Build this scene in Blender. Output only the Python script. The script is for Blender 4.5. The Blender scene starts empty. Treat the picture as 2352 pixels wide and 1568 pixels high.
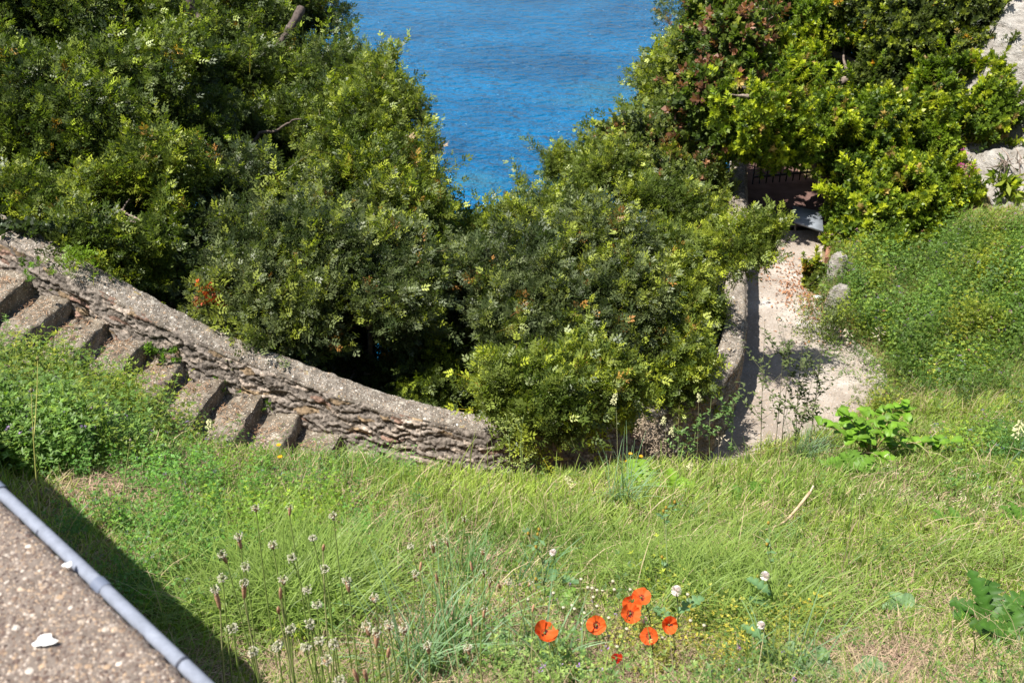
import bpy, math, random
import numpy as np
rng = np.random.default_rng(7); random.seed(7)
SC = bpy.context.scene
COL = SC.collection
PI = math.pi
# ------------------------------------------------------------------ camera model
PITCH = math.radians(31.0); KF = 36.0/35.0/2352.0
cP, sP = math.cos(PITCH), math.sin(PITCH)
def ray(U, V):
    U = np.asarray(U, float); V = np.asarray(V, float)
    xc = (U-1176)*KF; yc = -(V-784)*KF
    return np.stack([xc+0*yc, cP+yc*sP+0*xc, -sP+yc*cP+0*xc], -1)
def W(U, V, zc): return ray(U, V)*zc                    # point of the place at depth zc
def WY(U, V, y): r = ray(U, V); return r*(y/r[1])
def WZ(U, V, z): r = ray(U, V); return r*(z/r[2])
def m_px(px, d): return px*KF*d
# ------------------------------------------------------------------ numpy helpers
def _h(i, j, k, s):
    n = (i*374761393 + j*668265263 + k*2147483647*3 + s*974634777) & 0xffffffff
    n = ((n ^ (n >> 13))*1274126177) & 0xffffffff
    n = ((n ^ (n >> 16))*2246822519) & 0xffffffff
    return ((n ^ (n >> 15)) & 0xffffff)/float(0xffffff)
def vnoise(p, s=0):
    p = np.asarray(p, float)
    f = np.floor(p).astype(np.int64); t = p-f; t = t*t*(3-2*t)
    r = 0
    for a in (0, 1):
        for b in (0, 1):
            for c in (0, 1):
                w = (t[:, 0] if a else 1-t[:, 0])*(t[:, 1] if b else 1-t[:, 1])*(t[:, 2] if c else 1-t[:, 2])
                r = r + w*_h(f[:, 0]+a, f[:, 1]+b, f[:, 2]+c, s)
    return r*2-1
def fbm(p, o=4, s=0):
    p = np.asarray(p, float); r = 0; a = 1.0; n = 0
    for i in range(o): r = r+a*vnoise(p*(2.03**i)+17.3*i, s+i); n += a; a *= .5
    return r/n
def p3(x, y, z=0): return np.stack(np.broadcast_arrays(np.asarray(x, float), np.asarray(y, float), np.asarray(z, float)), -1).reshape(-1, 3)
def nrm(v): return v/np.maximum(np.linalg.norm(v, axis=-1, keepdims=True), 1e-9)
def rotz(a):
    c, s = np.cos(a), np.sin(a); o = np.zeros_like(c); i = np.ones_like(c)
    return np.stack([np.stack([c, -s, o], -1), np.stack([s, c, o], -1), np.stack([o, o, i], -1)], -2)
def frames(axis, spin):
    z = nrm(axis); a = np.where(np.abs(z[:, 2:3]) > .95, np.array([[1., 0, 0]]), np.array([[0, 0, 1.]]))
    x = nrm(np.cross(a, z)); y = np.cross(z, x)
    c, s = np.cos(spin)[:, None], np.sin(spin)[:, None]
    return np.stack([x*c+y*s, -x*s+y*c, z], -1)      # columns
def tag(o, label=None, cat=None, group=None, kind=None):
    if label: o['label'] = label
    if cat: o['category'] = cat
    if group: o['group'] = group
    if kind: o['kind'] = kind
    return o
def mk(name, V, F, mat, parent=None, col=None, smooth=False, uv=None):
    V = np.ascontiguousarray(V, dtype=np.float32); F = np.ascontiguousarray(F, dtype=np.int32); k = F.shape[1]
    me = bpy.data.meshes.new(name)
    me.vertices.add(len(V)); me.vertices.foreach_set('co', V.ravel())
    me.loops.add(F.size); me.loops.foreach_set('vertex_index', F.ravel())
    me.polygons.add(len(F)); me.polygons.foreach_set('loop_start', np.arange(len(F), dtype=np.int32)*k)
    try: me.polygons.foreach_set('loop_total', np.full(len(F), k, dtype=np.int32))
    except Exception: pass
    if smooth: me.polygons.foreach_set('use_smooth', np.ones(len(F), dtype=bool))
    if col is not None:
        a = me.attributes.new('col', 'FLOAT_COLOR', 'FACE')
        c = np.ones((len(F), 4), dtype=np.float32); c[:, :3] = col
        a.data.foreach_set('color', c.ravel())
    if uv is not None:
        l = me.uv_layers.new(name='UVMap'); l.data.foreach_set('uv', np.ascontiguousarray(uv[F.ravel()], dtype=np.float32).ravel())
    me.update(calc_edges=True)
    if mat: me.materials.append(mat)
    o = bpy.data.objects.new(name, me); COL.objects.link(o)
    if parent:
        o.parent = parent; o.matrix_parent_inverse.identity()
    return o
def empty(name, loc=(0, 0, 0)):
    o = bpy.data.objects.new(name, None); COL.objects.link(o); o.location = [float(a) for a in loc]; o.empty_display_size = .1
    return o
class MB:                                     # quad mesh bag
    def __init__(s): s.V = []; s.F = []; s.C = []; s.n = 0
    def add(s, V, F, C=(.1, .1, .1)):
        V = np.asarray(V, float).reshape(-1, 3); F = np.asarray(F, int).reshape(-1, 4)
        s.V.append(V); s.F.append(F+s.n); s.n += len(V)
        C = np.asarray(C, float); s.C.append(np.broadcast_to(C, (len(F), 3)))
    def build(s, name, mat, parent=None, smooth=False, off=(0, 0, 0)):
        if not s.V: return None
        return mk(name, np.concatenate(s.V)-np.asarray(off), np.concatenate(s.F), mat, parent, np.concatenate(s.C), smooth)
def gridF(n, m, wrap=False):
    i = np.arange(n-1)[:, None]; j = np.arange(m if wrap else m-1)[None, :]; j2 = (j+1) % m
    return np.stack([i*m+j, i*m+j2, (i+1)*m+j2, (i+1)*m+j], -1).reshape(-1, 4)
def tube(P, R, n=6):
    P = np.asarray(P, float); R = np.broadcast_to(np.asarray(R, float), (len(P),))
    T = nrm(np.gradient(P, axis=0)); ref = np.array([0, 0, 1.]) if abs(T[0, 2]) < .9 else np.array([1., 0, 0])
    X = nrm(np.cross(T, ref)); Y = np.cross(T, X); a = np.arange(n)*2*PI/n
    V = P[:, None]+R[:, None, None]*(X[:, None]*np.cos(a)[None, :, None]+Y[:, None]*np.sin(a)[None, :, None])
    return V.reshape(-1, 3), gridF(len(P), n, True)
def bez(a, b, c, n=8):
    t = np.linspace(0, 1, n)[:, None]; a, b, c = map(np.asarray, (a, b, c)); return (1-t)**2*a+2*t*(1-t)*b+t*t*c
def lathe(prof, n=10):                        # prof: (r,z)
    prof = np.asarray(prof, float); a = np.arange(n)*2*PI/n
    V = np.stack([prof[:, :1]*np.cos(a), prof[:, :1]*np.sin(a), np.repeat(prof[:, 1:2], n, 1)], -1)
    return V.reshape(-1, 3), gridF(len(prof), n, True)
def inst(T, pos, axis, spin, scale, tint):
    """copies of a template (V,F,C,k) baked in one mesh; tint (N,3) multiplies, k adds the young-tip colour"""
    TV, TF, TC = T; R = frames(axis, spin); N = len(pos)
    V = np.einsum('nij,vj->nvi', R, TV)*np.asarray(scale).reshape(N, 1, 1)+pos[:, None]
    F = TF[None]+(np.arange(N)*len(TV))[:, None, None]
    C = TC[None]*tint[:, None]
    return V.reshape(-1, 3), F.reshape(-1, 4), C.reshape(-1, 3)
# ------------------------------------------------------------------ materials
def nm(name):
    m = bpy.data.materials.new(name); m.use_nodes = True; nt = m.node_tree; nt.nodes.clear(); return m, nt
def N(nt, t, **k):
    n = nt.nodes.new(t)
    for a, b in k.items():
        if a[0] == '_': setattr(n, a[1:], b)
    for a, b in k.items():
        if a[0] != '_': n.inputs[a.replace('__', ' ')].default_value = b
    return n
def L(nt, a, b): nt.links.new(a, b)
def out(nt, s): o = N(nt, 'ShaderNodeOutputMaterial'); L(nt, s, o.inputs['Surface']); return o
def ramp(nt, fac, stops):
    r = N(nt, 'ShaderNodeValToRGB'); e = r.color_ramp.elements
    while len(e) > 1: e.remove(e[-1])
    e[0].position = stops[0][0]; e[0].color = (*stops[0][1], 1)
    for p, c in stops[1:]: q = e.new(p); q.color = (*c, 1)
    L(nt, fac, r.inputs[0]); return r.outputs[0]
def mixc(nt, f, a, b, mode='MIX'):
    m = N(nt, 'ShaderNodeMix', _data_type='RGBA', _blend_type=mode)
    for s, x in ((m.inputs[0], f), (m.inputs[6], a), (m.inputs[7], b)):
        if isinstance(x, (int, float)): s.default_value = x
        elif isinstance(x, tuple): s.default_value = (*x, 1)
        else: L(nt, x, s)
    return m.outputs[2]
def math_(nt, op, a, b=0.0):
    m = N(nt, 'ShaderNodeMath', _operation=op)
    for s, x in ((m.inputs[0], a), (m.inputs[1], b)):
        if isinstance(x, (int, float)): s.default_value = x
        else: L(nt, x, s)
    return m.outputs[0]
def leafmat(name, rough=.42, trans=.3, spec=.5, tboost=(1.5, 1.7, .7)):
    m, nt = nm(name); at = N(nt, 'ShaderNodeAttribute', _attribute_name='col')
    p = N(nt, 'ShaderNodeBsdfPrincipled', Roughness=rough); p.inputs['Specular IOR Level'].default_value = spec
    L(nt, at.outputs['Color'], p.inputs['Base Color'])
    t = N(nt, 'ShaderNodeBsdfTranslucent'); c = mixc(nt, 1.0, at.outputs['Color'], tboost, 'MULTIPLY'); L(nt, c, t.inputs[0])
    mx = N(nt, 'ShaderNodeMixShader'); mx.inputs[0].default_value = trans
    L(nt, p.outputs[0], mx.inputs[1]); L(nt, t.outputs[0], mx.inputs[2]); out(nt, mx.outputs[0]); return m
def attmat(name, rough=.8, spec=.3, metal=0.0, nscale=0, namp=.4, bump=0):
    m, nt = nm(name); at = N(nt, 'ShaderNodeAttribute', _attribute_name='col'); c = at.outputs['Color']
    p = N(nt, 'ShaderNodeBsdfPrincipled', Roughness=rough, Metallic=metal); p.inputs['Specular IOR Level'].default_value = spec
    if nscale:
        tc = N(nt, 'ShaderNodeTexCoord'); n = N(nt, 'ShaderNodeTexNoise', Scale=nscale, Detail=6.0); L(nt, tc.outputs['Object'], n.inputs['Vector'])
        g = ramp(nt, n.outputs[0], [(.3, (1-namp,)*3), (.7, (1+namp,)*3)]); c = mixc(nt, 1.0, c, g, 'MULTIPLY')
        if bump: b = N(nt, 'ShaderNodeBump', Strength=bump, Distance=.01); L(nt, n.outputs[0], b.inputs['Height']); L(nt, b.outputs[0], p.inputs['Normal'])
    L(nt, c, p.inputs['Base Color']); out(nt, p.outputs[0]); return m
M = {}
M['leaf'] = leafmat('shrub_leaf', .47, .28, .42)
M['soft'] = leafmat('soft_leaf', .5, .35, .35)
M['broad'] = leafmat('broad_leaf', .5, .3, .35)
M['grass'] = leafmat('grass_blade', .5, .38, .35)
M['petal'] = leafmat('petal', .6, .45, .2, (1.3, 1.1, 1.0))
M['bark'] = attmat('bark', .9, .2, 0, 30, .45, .6)
M['stem'] = attmat('plant_stem', .6, .3)
M['dry'] = leafmat('dry_plant', .7, .25, .2, (1.1, 1.1, 1.0))
def rockish(name, stops, scale, vor, bumpd, coords='Object', stretch=(1, 1, 1), speck=None, lich=True, bstr=.9, spscale=120):
    m, nt = nm(name); tc = N(nt, 'ShaderNodeTexCoord'); mp = N(nt, 'ShaderNodeMapping'); mp.inputs['Scale'].default_value = stretch
    L(nt, tc.outputs[coords], mp.inputs[0]); v = mp.outputs[0]
    n1 = N(nt, 'ShaderNodeTexNoise', Scale=scale, Detail=8.0, Roughness=.68); L(nt, v, n1.inputs['Vector'])
    c = ramp(nt, n1.outputs[0], stops); h = n1.outputs[0]
    if vor:
        vo = N(nt, 'ShaderNodeTexVoronoi', Scale=vor); L(nt, v, vo.inputs['Vector'])
        cc = N(nt, 'ShaderNodeSeparateColor'); L(nt, vo.outputs['Color'], cc.inputs[0])
        g = ramp(nt, cc.outputs[0], [(0, (.62, .6, .6)), (.45, (.9, .9, .9)), (.75, (1.15, 1.08, 1.0)), (.93, (1.25, 1.1, .85)), (1, (1.45, 1.42, 1.4))])
        c = mixc(nt, .85, c, g, 'MULTIPLY')
        ed = N(nt, 'ShaderNodeTexVoronoi', Scale=vor, _feature='DISTANCE_TO_EDGE'); L(nt, v, ed.inputs['Vector'])
        er = ramp(nt, ed.outputs[0], [(0, (0, 0, 0)), (.12, (1, 1, 1))])
        h = math_(nt, 'ADD', math_(nt, 'MULTIPLY', er, .5), h)
        c = mixc(nt, 1.0, c, ramp(nt, ed.outputs[0], [(0, (.55, .52, .5)), (.08, (1, 1, 1))]), 'MULTIPLY')
    if speck:
        for i, (sc, dark, light, th) in enumerate(speck):
            vs = N(nt, 'ShaderNodeTexVoronoi', Scale=sc); L(nt, tc.outputs[coords], vs.inputs['Vector'])
            cs = N(nt, 'ShaderNodeSeparateColor'); L(nt, vs.outputs['Color'], cs.inputs[0])
            near = math_(nt, 'LESS_THAN', vs.outputs['Distance'], .42)
            a = math_(nt, 'MULTIPLY', near, math_(nt, 'GREATER_THAN', cs.outputs[0], th))
            tone = ramp(nt, cs.outputs[1], [(0, dark), (.35, dark), (.6, (.42, .3, .2)), (.8, light), (1, tuple(min(1, x*1.35) for x in light))])
            c = mixc(nt, a, c, tone)
            h = math_(nt, 'ADD', h, math_(nt, 'MULTIPLY', a, math_(nt, 'SUBTRACT', .5, vs.outputs['Distance'])))
    if lich:
        n2 = N(nt, 'ShaderNodeTexNoise', Scale=7.0, Detail=6.0, Roughness=.7); L(nt, tc.outputs['Object'], n2.inputs['Vector'])
        lf = ramp(nt, n2.outputs[0], [(.60, (0, 0, 0)), (.68, (.7, .7, .7))]); c = mixc(nt, lf, c, (.46, .43, .36))
        n3 = N(nt, 'ShaderNodeTexNoise', Scale=11.0, Detail=5.0, Roughness=.6); mp3 = N(nt, 'ShaderNodeMapping'); mp3.inputs['Location'].default_value = (5, 3, 1)
        L(nt, tc.outputs['Object'], mp3.inputs[0]); L(nt, mp3.outputs[0], n3.inputs['Vector'])
        lf = ramp(nt, n3.outputs[0], [(.66, (0, 0, 0)), (.71, (.8, .8, .8))]); c = mixc(nt, lf, c, (.36, .27, .07))
    p = N(nt, 'ShaderNodeBsdfPrincipled', Roughness=.92); p.inputs['Specular IOR Level'].default_value = .15
    L(nt, c, p.inputs['Base Color']); b = N(nt, 'ShaderNodeBump', Strength=bstr, Distance=bumpd); L(nt, h, b.inputs['Height']); L(nt, b.outputs[0], p.inputs['Normal'])
    out(nt, p.outputs[0]); return m
M['stone'] = rockish('slate_wall', [(.3, (.10, .08, .065)), (.46, (.24, .195, .155)), (.6, (.36, .30, .25)), (.75, (.5, .45, .4))], 10, 3.2, .022, 'UV', (1.0, 4.2, 1))
M['slate'] = attmat('slate_face', .9, .2, 0, 45, .5, .8)
M['cap'] = rockish('aggregate_coping', [(.3, (.10, .085, .07)), (.5, (.19, .165, .135)), (.7, (.31, .275, .24))], 14, 0, .008, 'Object', speck=[(75, (.10, .08, .065), (.46, .42, .37), .25), (34, (.13, .10, .08), (.5, .46, .4), .85)], bstr=1.0)
M['step'] = rockish('aggregate_step', [(.32, (.07, .055, .042)), (.5, (.15, .125, .095)), (.7, (.27, .235, .19))], 9, 0, .005, 'Object', speck=[(80, (.10, .08, .06), (.42, .38, .32), .45)])
M['parapet'] = rockish('pebbled_parapet', [(.3, (.10, .078, .064)), (.5, (.175, .142, .118)), (.75, (.27, .225, .19))], 60, 0, .004, 'Object',
    speck=[(300, (.15, .10, .08), (.36, .29, .235), .1), (190, (.11, .08, .07), (.38, .32, .27), .3), (105, (.13, .09, .075), (.48, .42, .36), .82)], lich=False, bstr=1.0)
M['path'] = rockish('worn_concrete', [(.25, (.165, .135, .11)), (.45, (.25, .21, .175)), (.6, (.34, .30, .26)), (.7, (.46, .43, .395))], 1.3, 0, .004, 'Object', speck=[(60, (.16, .13, .1), (.38, .34, .3), .6)], lich=False, bstr=.6)
M['cliff'] = rockish('pale_rock', [(.25, (.12, .10, .08)), (.42, (.26, .235, .205)), (.6, (.4, .375, .34)), (.75, (.5, .48, .44))], 3.5, 0, .12, 'Object', (1, 1, 2.2), lich=True, bstr=1.0)
M['tile'] = rockish('red_floor', [(.3, (.07, .04, .035)), (.6, (.15, .09, .075))], 3, 0, .003, 'Object', lich=False, bstr=.3)  # tile colour lowered to put the landing's shade into the albedo
M['red'] = rockish('red_render', [(.3, (.16, .07, .05)), (.6, (.29, .14, .10))], 5, 0, .006, 'Object', lich=False)
def groundmat(name, cols, leafy):
    m, nt = nm(name); tc = N(nt, 'ShaderNodeTexCoord')
    a = N(nt, 'ShaderNodeTexNoise', Scale=90.0, Detail=5.0, Roughness=.7); L(nt, tc.outputs['Object'], a.inputs['Vector'])
    b = N(nt, 'ShaderNodeTexNoise', Scale=1.3, Detail=5.0); L(nt, tc.outputs['Object'], b.inputs['Vector'])
    c = ramp(nt, a.outputs[0], [(.3, cols[0]), (.5, cols[1]), (.7, cols[2])])
    c = mixc(nt, ramp(nt, b.outputs[0], [(.42, (0, 0, 0)), (.6, (leafy,)*3)]), c, mixc(nt, 1.0, c, (.5, .75, .3), 'MULTIPLY'))
    p = N(nt, 'ShaderNodeBsdfPrincipled', Roughness=1.0); p.inputs['Specular IOR Level'].default_value = .1; L(nt, c, p.inputs['Base Color'])
    bp = N(nt, 'ShaderNodeBump', Strength=1.0, Distance=.02); L(nt, a.outputs[0], bp.inputs['Height']); L(nt, bp.outputs[0], p.inputs['Normal'])
    out(nt, p.outputs[0]); return m
M['ground'] = groundmat('straw_soil', [(.09, .055, .035), (.25, .17, .105), (.44, .34, .23)], .6)
M['hill'] = groundmat('hillside_soil', [(.02, .02, .012), (.05, .05, .03), (.1, .09, .06)], .8)
def seamat():
    m, nt = nm('sea_water'); tc = N(nt, 'ShaderNodeTexCoord')
    def wave(scale, st, rot, det):
        mp = N(nt, 'ShaderNodeMapping'); mp.inputs['Scale'].default_value = st; mp.inputs['Rotation'].default_value = (0, 0, rot)
        L(nt, tc.outputs['Object'], mp.inputs[0]); n = N(nt, 'ShaderNodeTexNoise', Scale=scale, Detail=det, Roughness=.6); L(nt, mp.outputs[0], n.inputs['Vector']); return n.outputs[0]
    w1 = wave(.55, (.8, 1.35, 1), .25, 3.0); w2 = wave(1.3, (.8, 1.3, 1), .1, 3.0); w3 = wave(.05, (1, 1.5, 1), .4, 3.0)
    h = math_(nt, 'ADD', w1, math_(nt, 'MULTIPLY', w2, .35))
    bp = N(nt, 'ShaderNodeBump', Strength=1.0, Distance=1.9); L(nt, h, bp.inputs['Height'])
    c = ramp(nt, w3, [(.35, (.0, .065, .165)), (.6, (.0, .11, .26))])
    # pale sea bed showing through near the shore: patches with places of their own
    geo = N(nt, 'ShaderNodeNewGeometry'); nz = N(nt, 'ShaderNodeTexNoise', Scale=.22, Detail=4.0); L(nt, tc.outputs['Object'], nz.inputs['Vector'])
    for (cx, cy, rx, ry, k) in SEAPATCH:
        mp = N(nt, 'ShaderNodeMapping', _vector_type='TEXTURE'); mp.inputs['Location'].default_value = (cx, cy, SEAZ); mp.inputs['Scale'].default_value = (rx, ry, 1)
        L(nt, geo.outputs['Position'], mp.inputs[0]); ln = N(nt, 'ShaderNodeVectorMath', _operation='LENGTH'); L(nt, mp.outputs[0], ln.inputs[0])
        f = math_(nt, 'ADD', ln.outputs['Value'], math_(nt, 'MULTIPLY', math_(nt, 'SUBTRACT', nz.outputs[0], .5), 1.6))
        c = mixc(nt, ramp(nt, f, [(.15, (k,)*3), (1.0, (0, 0, 0))]), c, (.03, .13, .16))
    p = N(nt, 'ShaderNodeBsdfPrincipled', Roughness=.08, IOR=1.33); p.inputs['Specular IOR Level'].default_value = .16; L(nt, c, p.inputs['Base Color']); L(nt, bp.outputs[0], p.inputs['Normal'])
    out(nt, p.outputs[0]); return m
SEAZ = -35.0
def sp(U, V, rx, ry, k): q = WZ(U, V, SEAZ); return (q[0], q[1], rx, ry, k)
SEAPATCH = [sp(1395, 205, 8, 7, .4), sp(1100, 415, 4, 4, .45), sp(1330, 230, 6, 4, .2)]
M['sea'] = seamat()
# ------------------------------------------------------------------ wall line (camera-side edge of the coping)
capE = np.array([WY(*a) for a in [(-260, 418, 7.9), (-120, 488, 7.4), (0, 552, 7.15), (68, 587, 7.04), (200, 658, 6.9), (403, 764, 6.75), (600, 845, 6.71), (850, 935, 6.6),
    (1000, 975, 6.55), (1180, 1005, 6.6), (1320, 1000, 6.85), (1480, 965, 7.35), (1620, 910, 8.0), (1688, 850, 8.6), (1714, 780, 9.3), (1718, 640, 10.7), (1718, 500, 12.4), (1718, 430, 13.5), (1716, 370, 14.8)]])
def resample(P, n, smooth=True):
    P = np.asarray(P, float)
    if smooth:                                   # Catmull-Rom
        Q = np.vstack([2*P[0]-P[1], P, 2*P[-1]-P[-2]]); o = []
        for i in range(1, len(Q)-2):
            t = np.linspace(0, 1, 12, endpoint=False)[:, None]; a, b, c, d = Q[i-1:i+3]
            o.append(.5*((2*b)+(-a+c)*t+(2*a-5*b+4*c-d)*t*t+(-a+3*b-3*c+d)*t**3))
        P = np.vstack(o+[Q[-2][None]])
    s = np.r_[0, np.cumsum(np.linalg.norm(np.diff(P, axis=0), axis=1))]; q = np.linspace(0, s[-1], n)
    return np.stack([np.interp(q, s, P[:, k]) for k in range(3)], -1), q
edge, es = resample(capE, 1500)
T2 = nrm(np.gradient(edge[:, :2], axis=0)); SEAN = np.stack([-T2[:, 1], T2[:, 0]], -1)
# seaward distance: wall line extended into the far coast ridge
poly = np.vstack([[-14, 12], [-9, 10], edge[::60, :2], [[4.3, 17], [5.0, 19], [7, 22], [11, 26], [20, 34], [45, 52]]])
def seadist(x, y):
    P = np.stack([x, y], -1).reshape(-1, 2); best = np.full(len(P), 1e9); sg = np.zeros(len(P))
    for a, b in zip(poly[:-1], poly[1:]):
        d = b-a; t = np.clip(((P-a)@d)/(d@d), 0, 1); q = a+t[:, None]*d; v = P-q; r = np.hypot(v[:, 0], v[:, 1])
        s = d[0]*v[:, 1]-d[1]*v[:, 0]; m = r < best-1e-9; best[m] = r[m]; sg[m] = np.sign(s[m])
    return (best*sg).reshape(np.shape(x))
# ------------------------------------------------------------------ ground heights (landward side)
ctl = []
for x in (-6, -4.5, -3, -1.5, 0, 1.5, 3):
    for y in (-1, .6, 1.8, 3, 4.2, 5.1):
        ctl.append((x, y, -1.05-.6*y-.16*min(x, 0)+(.0 if x < 2 else -.03*(x-2))-(.30 if x in (-1.5, -3) and y < 2 else (.25 if x <= -3 and y <= 3 else (.1 if x == -1.5 and y == 3 else 0)))))
ctl.append((-.5, .9, -1.72))
ctl += [(-4.5, 5.9, -3.55), (-3, 5.9, -4.02), (-1.5, 5.8, -4.78), (0, 5.7, -4.6), (0, 6.3, -5.35), (1, 6.6, -5.75), (-1.5, 6.4, -5.05), (-3, 6.8, -4.7), (-4.5, 7, -4.4), (-6, 6.5, -3.7), (-6, 8, -4.2),
    (-.3, 5.6, -4.45), (1, 5.7, -4.5), (2, 6.3, -4.9), (1.6, 7.0, -5.75), (2, 8, -6.28), (2.6, 7.3, -5.55), (3, 7.9, -5.85), (3.3, 8.6, -6.2), (4, 8.3, -5.7), (5, 8, -5.38), (4.4, 9.4, -5.98), (3.6, 9.2, -6.3),
    (2.5, 9, -6.32), (3, 10, -6.35), (3.7, 10, -6.33), (3.5, 11, -6.35), (3.9, 12, -6.35), (4, 13.5, -6.35), (4.4, 15, -6.35), (2.9, 11.5, -6.35), (3.4, 13, -6.35), (4, 16.5, -6.35),
    (4.15, 10.2, -5.98), (4.0, 10.9, -5.93), (4.0, 11.5, -5.93), (4.6, 12.2, -5.8), (4.3, 9.8, -5.98), (5.4, 10.5, -5.8), (5, 12.3, -5.95), (5.5, 12.5, -5.7), (6.5, 12, -5.45), (6.5, 10, -5.2), (7.5, 8, -4.6), (6, 6, -4.3), (5, 4, -3.45), (5, 1.5, -2), (8, 11, -4.6), (8, 5, -3.3),
    (6.9, 12.9, -5.1), (7.2, 13.5, -4.5), (7.3, 14.3, -3.9), (6.2, 14.3, -4.9), (5.4, 14.5, -5.7), (5.4, 16, -5.3), (6.4, 17, -5), (8, 14, -2.6), (9, 12, -3.0), (7.8, 17, -3.2), (9.5, 17, -1.5), (10, 8, -3.2)]
ctl = np.array(ctl, float)
def tps(ctl):
    X = ctl[:, :2]; n = len(X); r = np.linalg.norm(X[:, None]-X[None], axis=-1); K = np.where(r > 0, r*r*np.log(r+1e-12), 0)+np.eye(n)*.02
    Pm = np.c_[np.ones(n), X]; A = np.zeros((n+3, n+3)); A[:n, :n] = K; A[:n, n:] = Pm; A[n:, :n] = Pm.T
    s = np.linalg.solve(A, np.r_[ctl[:, 2], 0, 0, 0])
    def f(x, y):
        x = np.asarray(x, float); sh = x.shape; Q = np.stack([x.ravel(), np.asarray(y, float).ravel()], -1); o = []
        for q in np.array_split(Q, max(1, len(Q)//20000)):
            r = np.linalg.norm(q[:, None]-X[None], axis=-1); o.append((r*r*np.log(r+1e-12))@s[:n]+s[n]+q@s[n+1:])
        return np.concatenate(o).reshape(sh)
    return f
tf = tps(ctl)
GX = np.arange(-6.5, 10.001, .06); GY = np.arange(-1, 17.5, .06)
gx, gy = np.meshgrid(GX, GY, indexing='ij')
GZ = tf(gx, gy)
nz = fbm(p3(gx*1.6, gy*1.6), 4, 3).reshape(gx.shape)
rock = np.clip((gx-6.3-.25*nz)*2.5, 0, 1)*np.clip((gy-12.0-.6*nz)/.5, 0, 1)
PATHZ = -6.06
onpath = np.clip((-(GZ-(-5.98))/.12), 0, 1)
GZ = GZ+nz*.07*(1-onpath)+fbm(p3(gx*1.6+7, gy*1.6), 4, 77).reshape(gx.shape)*.42*np.clip((gx-4.4)/.8, 0, 1)*np.clip((gy-7.5)/1.5, 0, 1)*(1-onpath)+fbm(p3(gx*7, gy*7), 3, 9).reshape(gx.shape)*.025
rock = np.maximum(rock, np.clip((gx-5.9)*2, 0, 1)*np.clip((gy-13.3)/.4, 0, 1)); rk = fbm(p3(gx*1.4, gy*1.4, GZ*1.5), 5, 21).reshape(gx.shape); GZ = GZ+rock*(rk*.45+np.abs(fbm(p3(gx*4, gy*4, GZ*4), 4, 5).reshape(gx.shape))*.18)
def G(x, y):
    a = np.clip((np.asarray(x, float)-GX[0])/.06, 0, len(GX)-1.001); b = np.clip((np.asarray(y, float)-GY[0])/.06, 0, len(GY)-1.001)
    i = a.astype(int); j = b.astype(int); s = a-i; t = b-j
    return GZ[i, j]*(1-s)*(1-t)+GZ[i+1, j]*s*(1-t)+GZ[i, j+1]*(1-s)*t+GZ[i+1, j+1]*s*t
def hit(U, V, near=.9):
    """where the line of sight through a pixel meets the ground"""
    r = ray(U, V).reshape(-1, 3); zc = np.full(len(r), near); done = np.zeros(len(r), bool); prev = zc.copy()
    for k in range(420):
        z2 = zc*1.008+.004; q = r*z2[:, None]; below = q[:, 2] < G(q[:, 0], q[:, 1]); new = below & ~done; done |= below
        prev[new] = z2[new]; zc = np.where(done, zc, z2)
    return r*np.where(done, zc, np.nan)[:, None]
def H1(U, V): return hit([U], [V])[0]
sd = seadist(gx, gy)
GF = gridF(len(GX), len(GY)); GV = np.stack([gx, gy, GZ], -1).reshape(-1, 3)
fc = sd.ravel()[GF].max(1); fr = rock.ravel()[GF].mean(1); ok = fc < .25
def sub(V, F):
    u, inv = np.unique(F, return_inverse=True); return V[u], inv.reshape(F.shape)
V_, F_ = sub(GV, GF[ok & (fr <= .5)]); tag(mk('ground', V_, F_, M['ground'], smooth=True), 'grassy bank of straw and soil sloping down to the wall and path', 'ground', kind='structure')
V_, F_ = sub(GV, GF[ok & (fr > .5)]); tag(mk('cliff', V_, F_, M['cliff'], smooth=False), 'pale rock face at the right edge above the bank', 'rock face', kind='structure')
# hillside towards the sea
hx, hy = np.meshgrid(np.r_[np.arange(-16, 14, .3), np.arange(14, 60, 2)], np.r_[np.arange(5.5, 30, .3), np.arange(30, 90, 1.5)], indexing='ij')
hd = seadist(hx, hy); far = np.clip((hy-17)/6, 0, 1)
def HILL(x, y, d):
    n = fbm(p3(x*.5, y*.5), 4, 31).reshape(np.shape(x))
    return np.where(d > 0, -6.75-.95*d-.5*np.maximum(y-16, 0)*np.clip(d/3, 0, 1)*.5, -6.6+np.minimum(-d*.55, 6)*np.clip((y-14)/5, 0, 1))+n*.35
hz = HILL(hx, hy, hd)
HF = gridF(*hx.shape); dd = hd.ravel()[HF]; yy = hy.ravel()[HF]
ok = (dd.min(1) > -.15) | (yy.min(1) > 16.6)
ok &= (hz.ravel()[HF].max(1) > -38)
V_, F_ = sub(np.stack([hx, hy, hz], -1).reshape(-1, 3), HF[ok]); tag(mk('hillside', V_, F_, M['hill'], smooth=True), 'dark overgrown hillside falling from the wall to the sea', 'hillside', kind='structure')
S = 3000; tag(mk('sea', np.array([[-S, -10, SEAZ], [S, -10, SEAZ], [S, 2*S, SEAZ], [-S, 2*S, SEAZ]]), np.array([[0, 1, 2, 3]]), M['sea']), 'rippled blue sea far below the wall and shrubs', 'sea', kind='structure')
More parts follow.
